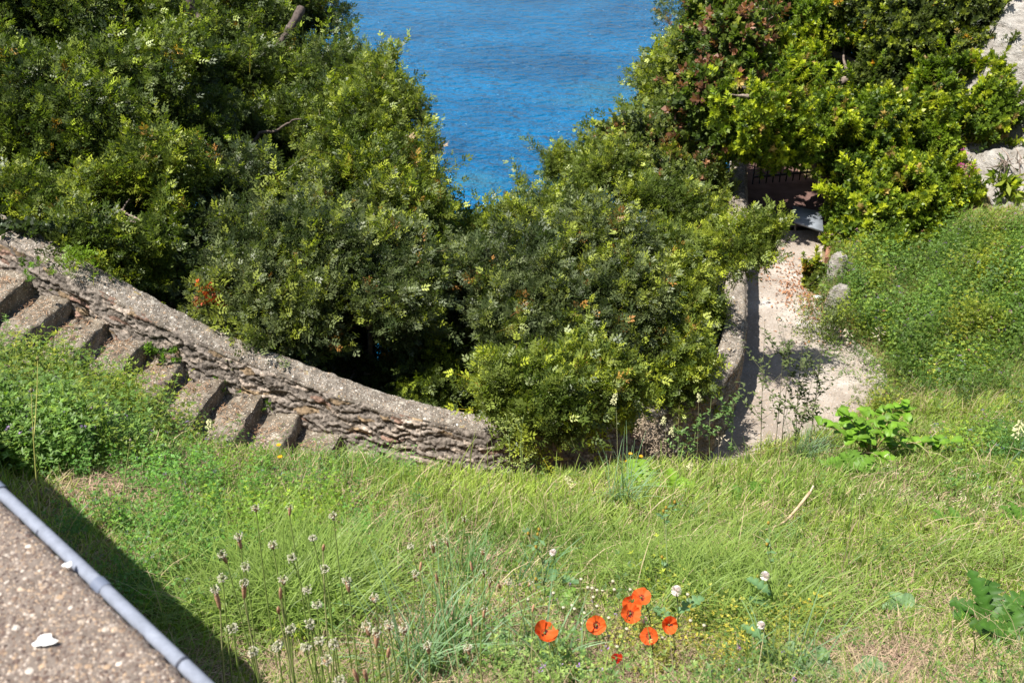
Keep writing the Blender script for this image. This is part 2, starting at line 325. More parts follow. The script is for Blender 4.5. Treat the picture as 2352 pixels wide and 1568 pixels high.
# ------------------------------------------------------------------ path
px_, py_ = np.meshgrid(np.arange(1.6, 5.2, .08), np.arange(6.9, 16.6, .08), indexing='ij')
ps = seadist(px_, py_); pz = PATHZ+fbm(p3(px_*2, py_*2), 3, 8).reshape(px_.shape)*.012
PF = gridF(*px_.shape); ok = (ps.ravel()[PF].max(1) < .1) & (py_.ravel()[PF].max(1) < 13.25)
V_, F_ = sub(np.stack([px_, py_, pz], -1).reshape(-1, 3), PF[ok]); tag(mk('path', V_, F_, M['path'], smooth=True), 'pale worn concrete path between the low wall and the bank', 'path', kind='structure')
ok = (ps.ravel()[PF].max(1) < .1) & (py_.ravel()[PF].max(1) >= 13.25)
V_, F_ = sub(np.stack([px_, py_, pz+.05], -1).reshape(-1, 3), PF[ok]); tag(mk('floor', V_, F_, M['tile'], smooth=True), 'red tiled landing at the shaded end of the path, its colour darkened for shade', 'floor', kind='structure')
# ------------------------------------------------------------------ the curved wall
def sweep(profile, s0=0, s1=1500, disp=None, bat=False):
    """profile rows: (offset seaward, offset up); returns V, uv"""
    E = edge[s0:s1]; NN = SEAN[s0:s1]; pr = np.asarray(profile, float); m = len(pr)
    t = np.r_[0, np.cumsum(np.linalg.norm(np.diff(pr, axis=0), axis=1))]
    dn = np.gradient(pr, axis=0); pn = nrm(np.stack([-dn[:, 1], dn[:, 0]], -1))       # outward normal in profile plane
    s = es[s0:s1]; ss, tt = np.meshgrid(s, t, indexing='ij')
    d = disp(ss, tt) if disp else np.zeros_like(ss)
    a = pr[None, :, 0]+d*pn[None, :, 0]; b = pr[None, :, 1]+d*pn[None, :, 1]
    if bat: a = a+(np.clip(-pr[None, :, 0], 0, 1)*np.clip((s-BEND)/1.2, 0, 1)[:, None]); a = a+np.clip((s-BEND)/1.2, 0, 1)[:, None]*(-d*pn[None, :, 0])*.6
    V = np.stack([E[:, None, 0]+NN[:, None, 0]*a, E[:, None, 1]+NN[:, None, 1]*a, E[:, None, 2]+b], -1)
    return V.reshape(-1, 3), gridF(len(E), m), np.stack([ss, tt], -1).reshape(-1, 2)
def seg(a, b, n): return np.linspace(a, b, n)
CW = .26; BEND = es[np.argmin(np.linalg.norm(edge-capE[12], axis=1))]
def worley(u, v, seed=0):
    fu, fv = np.floor(u).astype(np.int64), np.floor(v).astype(np.int64); F1 = np.full(u.shape, 9.); F2 = F1.copy(); ID = np.zeros(u.shape); ID2 = ID.copy()
    for i in (-1, 0, 1):
        for j in (-1, 0, 1):
            cx, cy = fu+i, fv+j; px_ = cx+.1+.8*_h(cx, cy, 0*cx, seed); py_ = cy+.1+.8*_h(cx, cy, 0*cx+1, seed); d = np.hypot(u-px_, v-py_); r_ = _h(cx, cy, 0*cx+2, seed); r2 = _h(cx, cy, 0*cx+3, seed)
            n = d < F1; F2 = np.where(n, F1, np.minimum(F2, d)); ID = np.where(n, r_, ID); ID2 = np.where(n, r2, ID2); F1 = np.where(n, d, F1)
    return F1, F2-F1, ID, ID2
def facedisp(s, t):
    P = p3(s, t); w1 = fbm(P*[5, 9, 1], 3, 2).reshape(s.shape); w2 = fbm(P*[16, 30, 1], 3, 3).reshape(s.shape)
    U_ = s*7.5+w1*1.1+w2*.3; V_ = t*30+w1*1.9+w2*.6; F1, E_, ID, ID2 = worley(U_, V_, 5); U2 = s*15+w2; V2 = t*62+w1*2+w2; G1, E2, I2, J2 = worley(U2, V2, 9)
    facedisp.tone = (ID, ID2, np.clip(E_/.16, 0, 1), I2)
    fade = np.clip((t.max()-t)/.05, .3, 1)
    d = (ID-.5)*.024-.013*(1-np.clip(E_/.16, 0, 1))+(I2-.5)*.014-.008*(1-np.clip(E2/.2, 0, 1))+w1*.03+fbm(P*[50, 70, 1], 2, 12).reshape(s.shape)*.007
    return d*fade
def _old(s, t):
    P = p3(s*1.0, t*1.0)
    warp = fbm(P*[3, 6, 1], 3, 2)*.05
    q = np.stack([s.ravel()*8, (t.ravel()+warp)*34, 0*warp], -1)
    lay = fbm(q, 3, 4); big = fbm(P*[2.2, 6, 1], 3, 6)
    rid = 1-np.abs(fbm(np.stack([s.ravel()*7, (t.ravel()+warp)*34, 0*warp], -1), 2, 40))*2
    fade = np.clip((t.ravel().max()-t.ravel())/.05, .3, 1)
    return ((lay*.036+big*.034+rid*.014+fbm(P*[40, 60, 1], 2, 12)*.005)*fade).reshape(s.shape)
wall = empty('stone_wall', edge[700]*[1, 1, 1]+[0, 0, -.6]); tag(wall, 'low curved slate wall with rough concrete coping, running from the stairs to the path', 'wall')
wo = np.array(wall.location)
V_, F_, uv = sweep(np.vstack([seg((-.16, -.95), (-.12, -.5), 34), seg((-.118, -.485), (.0, -.04), 40)[:-1], seg((.0, -.04), (.03, .0), 4)]), disp=facedisp, bat=True)
ID, ID2, ED, I2 = [q.ravel() for q in facedisp.tone]
C_ = np.array([.18, .153, .13])*(.68+.64*ID)[:, None]*(.75+.5*I2)[:, None]*(.62+.38*ED)[:, None]; C_ *= np.where(ID2[:, None] > .93, np.array([[1.2, 1.02, .75]]), np.where(ID2[:, None] < .05, np.array([[1.25, .95, .85]]), np.where(ID2[:, None] > .8, np.array([[1.7, 1.65, 1.6]]), 1.0)))
mk('stone_face', V_-wo, F_, M['slate'], wall, uv=uv, smooth=False, col=C_[F_[:, 0]])
def capdisp(s, t): return ((fbm(p3(s*14, t*14), 3, 14)*.013+fbm(p3(s*60, t*60), 2, 15)*.006+fbm(p3(s*2.5, t*4), 3, 16)*.014)*np.clip(1, 0, 1)).reshape(s.shape)
pr = [(.03, -.05), (.012, -.03), (.018, -.014), (.04, .0)]+[(x+.01, .002+.013*math.sin(PI*x/CW)) for x in np.linspace(.04, CW-.02, 18)]+[(CW, -.005), (CW+.004, -.04)]
V_, F_, uv = sweep(pr, disp=capdisp); mk('coping', V_-wo, F_, M['cap'], wall, uv=uv, smooth=True)
V_, F_, uv = sweep([(CW, -.03), (CW-.01, -.4), (CW, -1.6)], disp=None); mk('back_face', V_-wo, F_, M['stone'], wall, uv=uv)
# ------------------------------------------------------------------ stairs
cor = [(-20, 596), (68, 640), (155, 693), (248, 737), (338, 785), (421, 838), (510, 882), (594, 928), (681, 975), (775, 1015), (870, 1045)]
pts = [WY(u, v, WZ(u, v, -3.68-.155*(i-1))[1]-.15) for i, (u, v) in enumerate(cor)]
stair = empty('staircase', pts[5]); tag(stair, 'weathered concrete steps going down to the right beside the stone wall, half overgrown', 'stairs')
def block(a, b, z, yb, dep, h, shear, seed):
    """rounded rough tread block"""
    nx, ny, nzz = 16, 44, 12
    x0, x1 = a, b; V = []; F = []; n = 0; g = lambda n_: np.linspace(0, 1, n_)
    def face(P, r, c):
        nonlocal n
        V.append(P.reshape(-1, 3)); F.append(gridF(r, c)+n); n += r*c
    U_, W_ = np.meshgrid(g(nx), g(ny), indexing='ij')
    face(np.stack([x0+(x1-x0)*U_-shear*W_, yb-dep*W_, z+0*U_], -1), nx, ny)
    U_, W_ = np.meshgrid(g(nzz), g(ny), indexing='ij'); face(np.stack([x1+0*U_-shear*W_, yb-dep*W_, z-h*U_], -1), nzz, ny)
    U_, W_ = np.meshgrid(g(nx), g(nzz), indexing='ij'); face(np.stack([x0+(x1-x0)*U_-shear, yb-dep+0*U_, z-h*W_], -1), nx, nzz)
    V = np.vstack(V)
    # soften the nosing
    e = np.clip(1-(x1-shear*(yb-V[:, 1])/dep-V[:, 0])/.03, 0, 1)*np.clip(1-(z-V[:, 2])/.03, 0, 1); V[:, 0] -= e*.010; V[:, 2] -= e*.012
    d = np.stack([fbm(V*9+seed, 3, 50), fbm(V*9+seed, 3, 51), fbm(V*7+seed, 3, 52)], -1)*.03+fbm(V*40+seed, 2, 53)[:, None]*.006
    return V+d, np.vstack(F)
for i in range(1, len(pts)):
    a, b = pts[i-1], pts[i]; V_, F_ = block(a[0]-.02, b[0]+.015, b[2], max(a[1], b[1])+.12, 1.22, .24, .2, i*3.7)
    mk('step', V_-np.array(stair.location), F_, M['step'], stair, smooth=True)
# ------------------------------------------------------------------ parapet in the foreground
PZ = -.8
eA = WZ(0, 1132, PZ); eB = WZ(462, 1568, PZ); dv = (eB-eA)/np.linalg.norm(eB-eA); nv = np.array([-dv[1], dv[0], 0]); nv = -nv if nv[0] > 0 else nv
par = empty('parapet', (float(eA[0]), float(eA[1]), -1.6)); tag(par, 'pebbly concrete parapet close to the camera in the bottom left corner', 'parapet wall')
def parpt(s, o, z): return eA+dv*s+nv*o+np.array([0, 0, 1])*(z-PZ)
ss = np.r_[np.arange(-6.5, -.55, .03), np.arange(-.55, .75, .004), np.arange(.75, 1.3, .02)]; prof = np.vstack([seg((0, -1.9), (0, -.35), 6), seg((0, -.3), (0, -.015), 40), [(0.004, -.006), (.012, -.001)], seg((.017, 0), (.55, 0), 107)])
S_, K_ = np.meshgrid(ss, np.arange(len(prof)), indexing='ij'); o_ = prof[K_, 0]; z_ = prof[K_, 1]
V_ = (eA+dv*S_[..., None]+nv*o_[..., None]); V_[..., 2] = PZ+z_
D = fbm(V_.reshape(-1, 3)*80, 3, 60).reshape(S_.shape); E_ = fbm(V_.reshape(-1, 3)*260, 2, 61).reshape(S_.shape)
top = np.clip(o_/.02, 0, 1); V_[..., 2] += top*(D*.0022+E_*.0016); V_ += nv*((1-top)*(-(D*.004+E_*.003)+.001))[..., None]
mk('concrete_body', V_.reshape(-1, 3)-np.array(par.location), gridF(*S_.shape), M['parapet'], par, smooth=True)
ww = MB()                                           # white paint splash spots (real marks)
for (U, V, r) in [(103, 1470, .009), (155, 1296, .0045)]:
    c = WZ(U, V, PZ+.0055); a = np.arange(14)*2*PI/14; rr = r*(1+.25*np.sin(a*3+U)+.15*np.cos(a*5)); R = np.stack([c[0]+np.cos(a)*rr*1.2, c[1]+np.sin(a)*rr*.9, 0*a+c[2]], -1)
    V4 = np.vstack([R, c+(R-c)*.5+[0, 0, .0012], c+(R-c)*.02+[0, 0, .0016]]); ww.add(V4, gridF(3, 14, True), (.78, .77, .74))
ww.build('white_splash', attmat('white_spot', .8), par, off=par.location)
pipe = empty('conduit_pipe', (float(eA[0]), float(eA[1]), PZ)); tag(pipe, 'grey plastic conduit running along the outer edge of the parapet', 'pipe')
M['pvc'] = rockish('grey_conduit', [(.3, (.15, .165, .2)), (.6, (.22, .24, .29)), (.8, (.28, .3, .34))], 60, 0, .0008, 'Object', lich=False, bstr=.3)
M['clip'] = attmat('clip_metal', .5, .4)
po = -.0052
V_, F_ = tube([parpt(s, po, PZ-.010+.0015*math.sin(s*9)) for s in np.arange(-6.5, 1.2, .03)], .0076, 20); mk('tube', V_-np.array(pipe.location), F_, M['pvc'], pipe, smooth=True)
def sof(U, V): q = WZ(U, V, PZ); return float((q-eA)@dv)
for (s, w, r) in [(sof(100, 1205), .003, .0085), (sof(235, 1330), .018, .0093), (sof(10, 1100), .02, .0093), (sof(430, 1500), .003, .0084)]:
    V_, F_ = tube([parpt(s-w/2, po, PZ-.010), parpt(s+w/2, po, PZ-.010)], r, 20)
    mk('clip', V_-np.array(pipe.location), F_, M['clip'], pipe, col=np.full((len(F_), 3), (.05, .055, .075) if w < .01  else (.13, .15, .2)), smooth=True)
bmk = MB(); V_, F_ = tube([parpt(sof(420, 1490)-.02, -.016, PZ-.03), parpt(sof(420, 1490)+.02, -.016, PZ-.035)], .004, 8); bmk.add(V_, F_, (.04, .025, .025))
bmk.build('bracket', M['clip'], pipe, off=pipe.location)
# ------------------------------------------------------------------ leaf templates
def leaflet(base, d, up, l, w, fold=.25, c=(1, 1, 1)):
    d = np.asarray(d, float); d = d/np.linalg.norm(d); side = np.cross(d, up); side /= max(1e-6, np.linalg.norm(side)); nn = np.cross(side, d)
    V = [base, base+d*l*.5+side*w*.5+nn*w*fold, base+d*l, base+d*l*.5-side*w*.5+nn*w*fold]; return V
def template(leaves):
    V = []; C = []
    for (q, c) in leaves: V += [np.asarray(v, float) for v in q]; C.append(c)
    V = np.array(V); return V, np.arange(len(V)).reshape(-1, 4), np.array(C)
def sprig_mastic(seed, nleaf=8, pairs=3, length=.12, ll=.024, lw=.0105, twig=True):
    r = random.Random(seed); L_ = []
    for i in range(nleaf):
        t = (i+.5)/nleaf; a = i*2.4+r.uniform(-.3, .3); el = .35+.75*t+r.uniform(-.15, .2)
        d = np.array([math.cos(a)*math.cos(el), math.sin(a)*math.cos(el), math.sin(el)]); b = np.array([0, 0, (t-.5)*length*1.6])
        up = np.cross(np.cross(d, [0, 0, 1]), d); up = up/max(1e-6, np.linalg.norm(up)); sd_ = np.cross(d, up); rl = length*(.42 if t < .8 else .3)
        tone = .8+.5*t
        for k in range(pairs):
            q = b+d*rl*(k+1)/(pairs+.4)+up*-.01*((k+1)/pairs)**2
            for sgn in (-1, 1):
                dd_ = d*.55+sd_*sgn*.85+up*r.uniform(-.1, .25); c = tone*r.uniform(.8, 1.2); L_.append((leaflet(q, dd_, up, ll*r.uniform(.8, 1.15), lw), (c, c, c*.95)))
        c = tone*r.uniform(.85, 1.2); L_.append((leaflet(b+d*rl, d, up, ll, lw), (c, c, c*.95)))
    if twig: L_.append(([np.array(v, float) for v in [(-.002, 0, -length), (.002, 0, -length), (.001, 0, length*.6), (-.001, 0, length*.6)]], (1.1, .75, .6)))
    return template(L_)
def sprig_rosette(seed, n=16, l=.055, w=.022, length=.07, tip=1.3):
    r = random.Random(seed); L_ = []
    for i in range(n):
        t = i/(n-1); a = i*2.4+r.uniform(-.3, .3); el = .1+1.0*t+r.uniform(-.2, .2)
        d = np.array([math.cos(a)*math.cos(el), math.sin(a)*math.cos(el), math.sin(el)]); c = (.75+(tip-.75)*t)*r.uniform(.85, 1.15)
        up = np.cross(np.cross(d, [0, 0, 1]), d); L_.append((leaflet(np.array([0, 0, (t-.7)*length]), d, up/max(1e-6, np.linalg.norm(up)), l*r.uniform(.75, 1.15)*(1-.25*t), w*r.uniform(.8, 1.1)), (c*(1+.1*t), c, c*.9)))
    L_.append(([np.array(v, float) for v in [(-.003, 0, -.12), (.003, 0, -.12), (.002, 0, .02), (-.002, 0, .02)]], (.9, .65, .55)))
    return template(L_)
TM = [sprig_mastic(i) for i in range(3)]
TMy = [sprig_mastic(10+i, 7, 3, .10, .024, .010) for i in range(2)]
TMf = [sprig_mastic(20+i, 7, 2, .15, .042, .02) for i in range(2)]
TR = [sprig_rosette(i, 15, .06, .026) for i in range(3)]
TRb = [sprig_rosette(30+i, 12, .085, .05, .12, 1.1) for i in range(2)]
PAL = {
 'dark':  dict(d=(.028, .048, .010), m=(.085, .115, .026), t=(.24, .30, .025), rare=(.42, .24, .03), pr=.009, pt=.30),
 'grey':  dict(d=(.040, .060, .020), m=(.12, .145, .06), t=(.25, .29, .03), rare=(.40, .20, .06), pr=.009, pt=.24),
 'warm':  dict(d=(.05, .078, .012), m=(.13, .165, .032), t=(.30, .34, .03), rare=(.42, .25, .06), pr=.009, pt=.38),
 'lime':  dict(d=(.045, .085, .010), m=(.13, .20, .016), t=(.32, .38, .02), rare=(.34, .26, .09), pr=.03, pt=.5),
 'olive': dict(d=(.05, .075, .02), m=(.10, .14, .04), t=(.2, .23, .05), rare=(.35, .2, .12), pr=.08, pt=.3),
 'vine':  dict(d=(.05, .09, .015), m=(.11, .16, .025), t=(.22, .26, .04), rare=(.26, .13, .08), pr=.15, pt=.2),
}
camo = np.zeros(3); DF = .37; SH = 1.1
def crown_mesh(ells, pal, temps, dens, lump=(.22, .42), size=1.0, seed=0, upb=.45, tipclump=None):
    """ells: (centre, radii). sprigs sit on lumps that sit on the ellipsoids"""
    r = np.random.default_rng(seed); LC = []; LR = []; LD = []
    for (c, ra) in ells:
        c = np.asarray(c, float); ra = np.asarray(ra, float); A = 4*PI*((ra[0]*ra[1])**1.6/3+(ra[0]*ra[2])**1.6/3+(ra[1]*ra[2])**1.6/3)**(1/1.6)
        ml = (lump[0]+lump[1])/2; n = max(5, int(A/(ml*ml)*.85)); d = nrm(r.normal(size=(n, 3))); rad = r.uniform(.72, 1.0, n)
        lr = (lump[0]+lump[1])*.5*np.exp(r.normal(0, .33, n))
        inner = np.maximum(ra[None]-lr[:, None]*.8, ra[None]*.25)
        rad = rad*r.uniform(.8, 1.22, n); LC.append(c+d*inner*1.12*rad[:, None]); LR.append(lr); LD.append(d)
    LC = np.vstack(LC); LR = np.concatenate(LR); LD = np.vstack(LD); P = []; A = []; K = []; TT = []
    kp = r.random(len(LC)) < .70; LC, LR, LD = LC[kp], LR[kp], LD[kp]
    for c, lr, d in zip(LC, LR, LD):
        away = d@nrm((camo-c)[None])[0]; k = DF if away > -.3 else DF*.2
        n = max(4, int(4*PI*lr*lr*dens*k*r.uniform(.65, 1.2))); u = nrm(r.normal(size=(n, 3))+d*.75+np.array([0, 0, .35]))
        q = c+u*(lr*(1-np.abs(r.normal(0, .22, n))))[:, None]*np.array([1, 1, .85])
        q = c+(q-c)*(1+.55*fbm(q*2.6+seed, 2, 95))[:, None]
        P.append(q); A.append(u*.8+np.array([0, 0, upb])+d*.3+r.normal(0, .35, (n, 3)))
        dep = np.linalg.norm(q-c, axis=1)/lr
        K.append(np.clip(dep, 0, 1)); TT.append(np.full(n, r.normal()))
    ns = int(len(LC)*SH); j = r.integers(0, len(LC), ns); sd_ = nrm(LD[j]*.7+r.normal(0, .45, (ns, 3))+[0, 0, .75]); ln = r.uniform(.10, .42, ns)*np.clip(LR[j]/.3, .5, 1.6); sk_ = len(P)
    for s in range(5):
        f = (s+.3)/5; P.append(LC[j]+sd_*(LR[j]*.8+ln*f)[:, None]+r.normal(0, .012, (ns, 3))); A.append(sd_+r.normal(0, .28, (ns, 3))); K.append(np.full(ns, 1.0)); TT.append(np.where(s > 2, 1.5, .3)+np.zeros(ns))
    P = np.vstack(P); A = np.vstack(A); K = np.concatenate(K); TT = np.concatenate(TT)
    # a crown is open in places
    op = fbm(P*1.3+seed*3.1, 3, 70); keep = op > -.24; P, A, K, TT = P[keep], A[keep], K[keep], TT[keep]
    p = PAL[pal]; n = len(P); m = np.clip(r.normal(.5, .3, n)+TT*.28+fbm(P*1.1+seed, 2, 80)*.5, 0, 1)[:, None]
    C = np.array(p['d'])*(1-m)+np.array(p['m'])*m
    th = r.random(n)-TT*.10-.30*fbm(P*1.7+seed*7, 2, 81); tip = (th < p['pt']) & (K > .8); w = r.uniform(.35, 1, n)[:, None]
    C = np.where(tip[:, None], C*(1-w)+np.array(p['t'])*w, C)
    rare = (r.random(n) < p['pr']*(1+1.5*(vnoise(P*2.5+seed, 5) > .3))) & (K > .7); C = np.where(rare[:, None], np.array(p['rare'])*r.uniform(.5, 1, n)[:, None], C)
    C *= r.uniform(.8, 1.2, n)[:, None]
    which = r.integers(0, len(temps), n); VV = []; FF = []; CC = []; off = 0
    for i, T in enumerate(temps):
        s = which == i
        if not s.any(): continue
        V, F, c = inst(T, P[s], A[s], r.uniform(0, 6.28, s.sum()), size*1.36*r.uniform(.55, 1.45, s.sum()), C[s]); VV.append(V); FF.append(F+off); CC.append(c); off += len(V)
    return np.vstack(VV), np.vstack(FF), np.vstack(CC), LC
NL = [0]
def branch(mb, a, b, r0, r1, bend=.15, n=8, col=(.14, .11, .09), seed=0):
    a = np.asarray(a, float); b = np.asarray(b, float); L_ = np.linalg.norm(b-a); r = np.random.default_rng(seed); m = (a+b)/2+r.normal(0, bend*L_, 3)*[1, 1, .5]
    P = bez(a, m, b, n); P[1:-1] += r.normal(0, L_*.012, (n-2, 3)); V, F = tube(P, np.linspace(r0, r1, n), 6); mb.add(V, F, col)
def ell(U, V, d, rx, ry, rd=None):
    rx *= 1.06; ry *= 1.06
    a, b = m_px(rx, d), m_px(ry, d); return (W(U, V, d), (a, (rd if rd else (a+b)/2), b))
def shrub(name, label, cat, E, pal, temps, dens, group=None, lump=(.22, .42), size=1.0, seed=1, trunk=None, trunkr=.06, upb=.45, ntw=1.0, bark=(.14, .11, .09)):
    ells = [ell(*e) for e in E]; V, F, C, LC = crown_mesh(ells, pal, temps, dens, lump, size, seed, upb)
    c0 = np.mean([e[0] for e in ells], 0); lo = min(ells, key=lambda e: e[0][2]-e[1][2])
    if trunk is not None: base = np.asarray(trunk, float)
    else:
        bx, by = c0[0]*.5+lo[0][0]*.5, c0[1]*.5+lo[0][1]*.5; d = float(seadist(np.array([bx]), np.array([by]))[0])
        bz = float(HILL(np.array([bx]), np.array([by]), np.array([d]))[0]) if d > 0 or by > 16.6 else float(G(bx, by)); bz = min(bz, lo[0][2]); base = np.array([bx, by, bz-.1])
    root = empty(name, base); tag(root, label, cat, group); mk('crown', V-base, F, M['leaf'], root, C)
    mb = MB(); r = np.random.default_rng(seed+99)
    for i, (c, ra) in enumerate(ells):
        branch(mb, base+r.normal(0, .05, 3)*[1, 1, 0], c, trunkr*(1 if i == 0 else .75), trunkr*.35, .10, 10, bark, seed+i)
    k = int(min(len(LC), 26*ntw)); idx = r.choice(len(LC), k, replace=False)
    for j in idx:
        e = min(range(len(ells)), key=lambda q: np.linalg.norm(ells[q][0]-LC[j])); c = ells[e][0]
        branch(mb, c+r.normal(0, .08, 3), LC[j]+(LC[j]-c)*.05, trunkr*.3, .006, .12, 7, tuple(np.array(bark)*r.uniform(.9, 2.2)), seed*31+int(j)); NL[0] += 1
    mb.build('trunk', M['bark'], root, smooth=True, off=base); NL[0] += len(F); return root
# ------------------------------------------------------------------ trees and shrubs beyond the wall
D1 = 210
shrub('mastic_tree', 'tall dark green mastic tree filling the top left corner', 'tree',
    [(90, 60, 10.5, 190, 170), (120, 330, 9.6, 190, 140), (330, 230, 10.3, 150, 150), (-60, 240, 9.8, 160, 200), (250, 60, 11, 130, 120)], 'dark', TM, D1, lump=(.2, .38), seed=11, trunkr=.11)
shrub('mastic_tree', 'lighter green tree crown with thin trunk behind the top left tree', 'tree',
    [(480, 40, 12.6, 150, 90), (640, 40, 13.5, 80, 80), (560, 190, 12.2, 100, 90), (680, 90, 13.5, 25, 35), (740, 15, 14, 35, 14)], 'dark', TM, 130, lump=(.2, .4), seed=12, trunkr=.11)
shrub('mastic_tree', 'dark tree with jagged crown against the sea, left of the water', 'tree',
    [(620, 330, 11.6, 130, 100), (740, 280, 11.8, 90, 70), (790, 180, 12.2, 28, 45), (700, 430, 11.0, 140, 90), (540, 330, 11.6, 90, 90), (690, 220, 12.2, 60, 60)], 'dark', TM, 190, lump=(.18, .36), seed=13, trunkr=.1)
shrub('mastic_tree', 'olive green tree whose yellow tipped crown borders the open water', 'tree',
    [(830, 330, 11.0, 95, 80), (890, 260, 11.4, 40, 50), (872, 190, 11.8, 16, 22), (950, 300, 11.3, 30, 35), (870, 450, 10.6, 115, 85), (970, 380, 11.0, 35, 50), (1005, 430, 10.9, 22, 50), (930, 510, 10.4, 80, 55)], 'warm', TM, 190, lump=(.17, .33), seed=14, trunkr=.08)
shrub('mastic_shrub', 'bright yellow green shrub leaning over the wall at far left', 'shrub',
    [(110, 480, 9.0, 150, 80), (260, 520, 8.8, 110, 90), (210, 590, 8.3, 60, 45), (330, 590, 8.7, 80, 60), (360, 420, 9.3, 110, 80), (60, 400, 9.3, 110, 80)], 'warm', TMy+TM[:1], 250, lump=(.15, .3), seed=15, trunkr=.05)
shrub('mastic_shrub', 'dark shrub with reddish leaf sprays over the wall below the left trees', 'shrub',
    [(470, 640, 8.9, 110, 60), (440, 690, 10.4, 120, 50), (420, 560, 9.6, 90, 50), (600, 580, 9.4, 130, 90), (560, 700, 8.7, 80, 55), (540, 480, 10, 60, 60)], 'grey', TM, 220, lump=(.16, .32), seed=16, trunkr=.06)
shrub('mastic_shrub', 'large grey green shrub in the centre left above the wall curve', 'shrub',
    [(760, 620, 9.2, 160, 110), (690, 715, 8.9, 120, 68), (850, 715, 9.0, 115, 65), (930, 640, 9.4, 110, 80), (760, 520, 10, 130, 70), (620, 770, 8.4, 70, 35)], 'grey', TM, 230, lump=(.17, .34), seed=17, trunkr=.07)
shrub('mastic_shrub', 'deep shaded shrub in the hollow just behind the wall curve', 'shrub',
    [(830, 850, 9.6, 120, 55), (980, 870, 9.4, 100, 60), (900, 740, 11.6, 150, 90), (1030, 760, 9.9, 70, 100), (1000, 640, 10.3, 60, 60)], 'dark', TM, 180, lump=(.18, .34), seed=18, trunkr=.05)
shrub('mastic_shrub', 'pale twiggy shrub rising beside the gap to the water', 'shrub',
    [(1140, 540, 11.2, 70, 38), (1220, 510, 11.6, 65, 42), (1060, 575, 10.9, 35, 32)], 'warm', TM, 180, lump=(.15, .3), seed=19, trunkr=.05)
shrub('mastic_shrub', 'big rounded grey green shrub in the middle of the hedge', 'shrub',
    [(1200, 660, 9.8, 140, 110), (1330, 600, 10.4, 130, 110), (1180, 790, 9.2, 110, 90), (1300, 760, 9.3, 120, 90), (1420, 720, 9.7, 110, 90)], 'grey', TM, 230, lump=(.17, .34), seed=20, trunkr=.07)
shrub('mastic_shrub', 'low shrub with orange tipped shoots spilling over the wall', 'shrub',
    [(1190, 920, 7.8, 75, 62), (1290, 900, 8.0, 90, 80), (1390, 870, 8.4, 70, 60), (1240, 970, 7.6, 60, 25)], 'warm', TMy+TM[:1], 260, lump=(.14, .26), seed=21, trunkr=.04)
shrub('mastic_shrub', 'green shrub crowding the bend where the wall meets the path', 'shrub',
    [(1480, 800, 10.2, 105, 90), (1555, 720, 11.4, 75, 100), (1530, 860, 9.6, 85, 50), (1600, 830, 10.3, 35, 50), (1560, 610, 12.3, 65, 90)], 'warm', TM, 230, lump=(.15, .3), seed=22, trunkr=.05)
shrub('mastic_shrub', 'leafy shrub beside the straight wall near the shaded landing', 'shrub',
    [(1520, 520, 13.2, 105, 90), (1470, 610, 12.0, 95, 90), (1590, 490, 13.8, 40, 60), (1590, 420, 14.4, 75, 40)], 'warm', TM, 200, lump=(.18, .34), seed=23, trunkr=.06)
shrub('overhanging_branch', 'single leafy spray reaching from the hedge across the straight wall to the path', 'branch',
    [(1740, 545, 10.3, 38, 36), (1700, 580, 10.2, 34, 22), (1755, 580, 10.3, 26, 26)], 'warm', TM, 190, lump=(.10, .16), seed=24, trunk=W(1640, 590, 10.6), trunkr=.016, ntw=.4)
shrub('mastic_shrub', 'upright dark shrub with a jagged top against the water', 'shrub',
    [(1400, 420, 13.5, 75, 65), (1345, 365, 14.0, 16, 38), (1283, 385, 14.3, 8, 22), (1300, 465, 13.2, 65, 38), (1240, 470, 13.5, 30, 18)], 'warm', TM, 170, lump=(.16, .32), seed=25, trunkr=.06)
shrub('buckthorn_shrub', 'yellowish shrub with pale dry flower sprays on the slope above the hedge', 'shrub',
    [(1500, 370, 15.0, 120, 90), (1480, 320, 17, 45, 45), (1580, 310, 16, 90, 70), (1560, 420, 14, 100, 60)], 'olive', TR, 150, lump=(.2, .4), seed=26, trunkr=.06)
shrub('coastal_shrub', 'distant green shrubs row stepping down the headland beside the sea', 'shrub',
    [(1550, 200, 24, 60, 55), (1515, 240, 22, 45, 45), (1465, 290, 20, 35, 30), (1590, 120, 27, 35, 45), (1555, 145, 26, 22, 28), (1600, 200, 22, 80, 90), (1650, 90, 25, 60, 90), (1535, 310, 19, 60, 60), (1425, 335, 18, 28, 22), (1500, 190, 25, 22, 25)], 'warm', TMf+TRb, 60, lump=(.35, .7), seed=27, trunkr=.08, size=1.1)
shrub('coastal_shrub', 'dry brownish shrub on the skyline of the headland', 'shrub',
    [(1620, 30, 27, 40, 50), (1590, 70, 28, 25, 30)], 'olive', TMf, 60, lump=(.35, .6), seed=28, trunkr=.08, size=1.0)
shrub('vine_covered_shrub', 'creeper with rusty brown dead leaves draped over a shrub', 'shrub',
    [(1620, 230, 14.0, 55, 80), (1680, 120, 14.4, 60, 110), (1640, 60, 16, 50, 80), (1650, 290, 13.8, 50, 50), (1730, 40, 16, 60, 60)], 'vine', TRb, 100, lump=(.22, .42), seed=29, trunkr=.06, size=.9)
shrub('pittosporum_tree', 'tall bright green tree at the top right centre', 'tree',
    [(1800, 90, 17.5, 110, 120), (1930, 80, 17.5, 110, 110), (1850, 200, 16.6, 130, 80), (1760, 220, 16.5, 70, 70), (1700, 205, 13.3, 75, 45), (1950, 180, 16.6, 90, 70)], 'lime', TR, 150, lump=(.24, .46), seed=30, trunkr=.12)
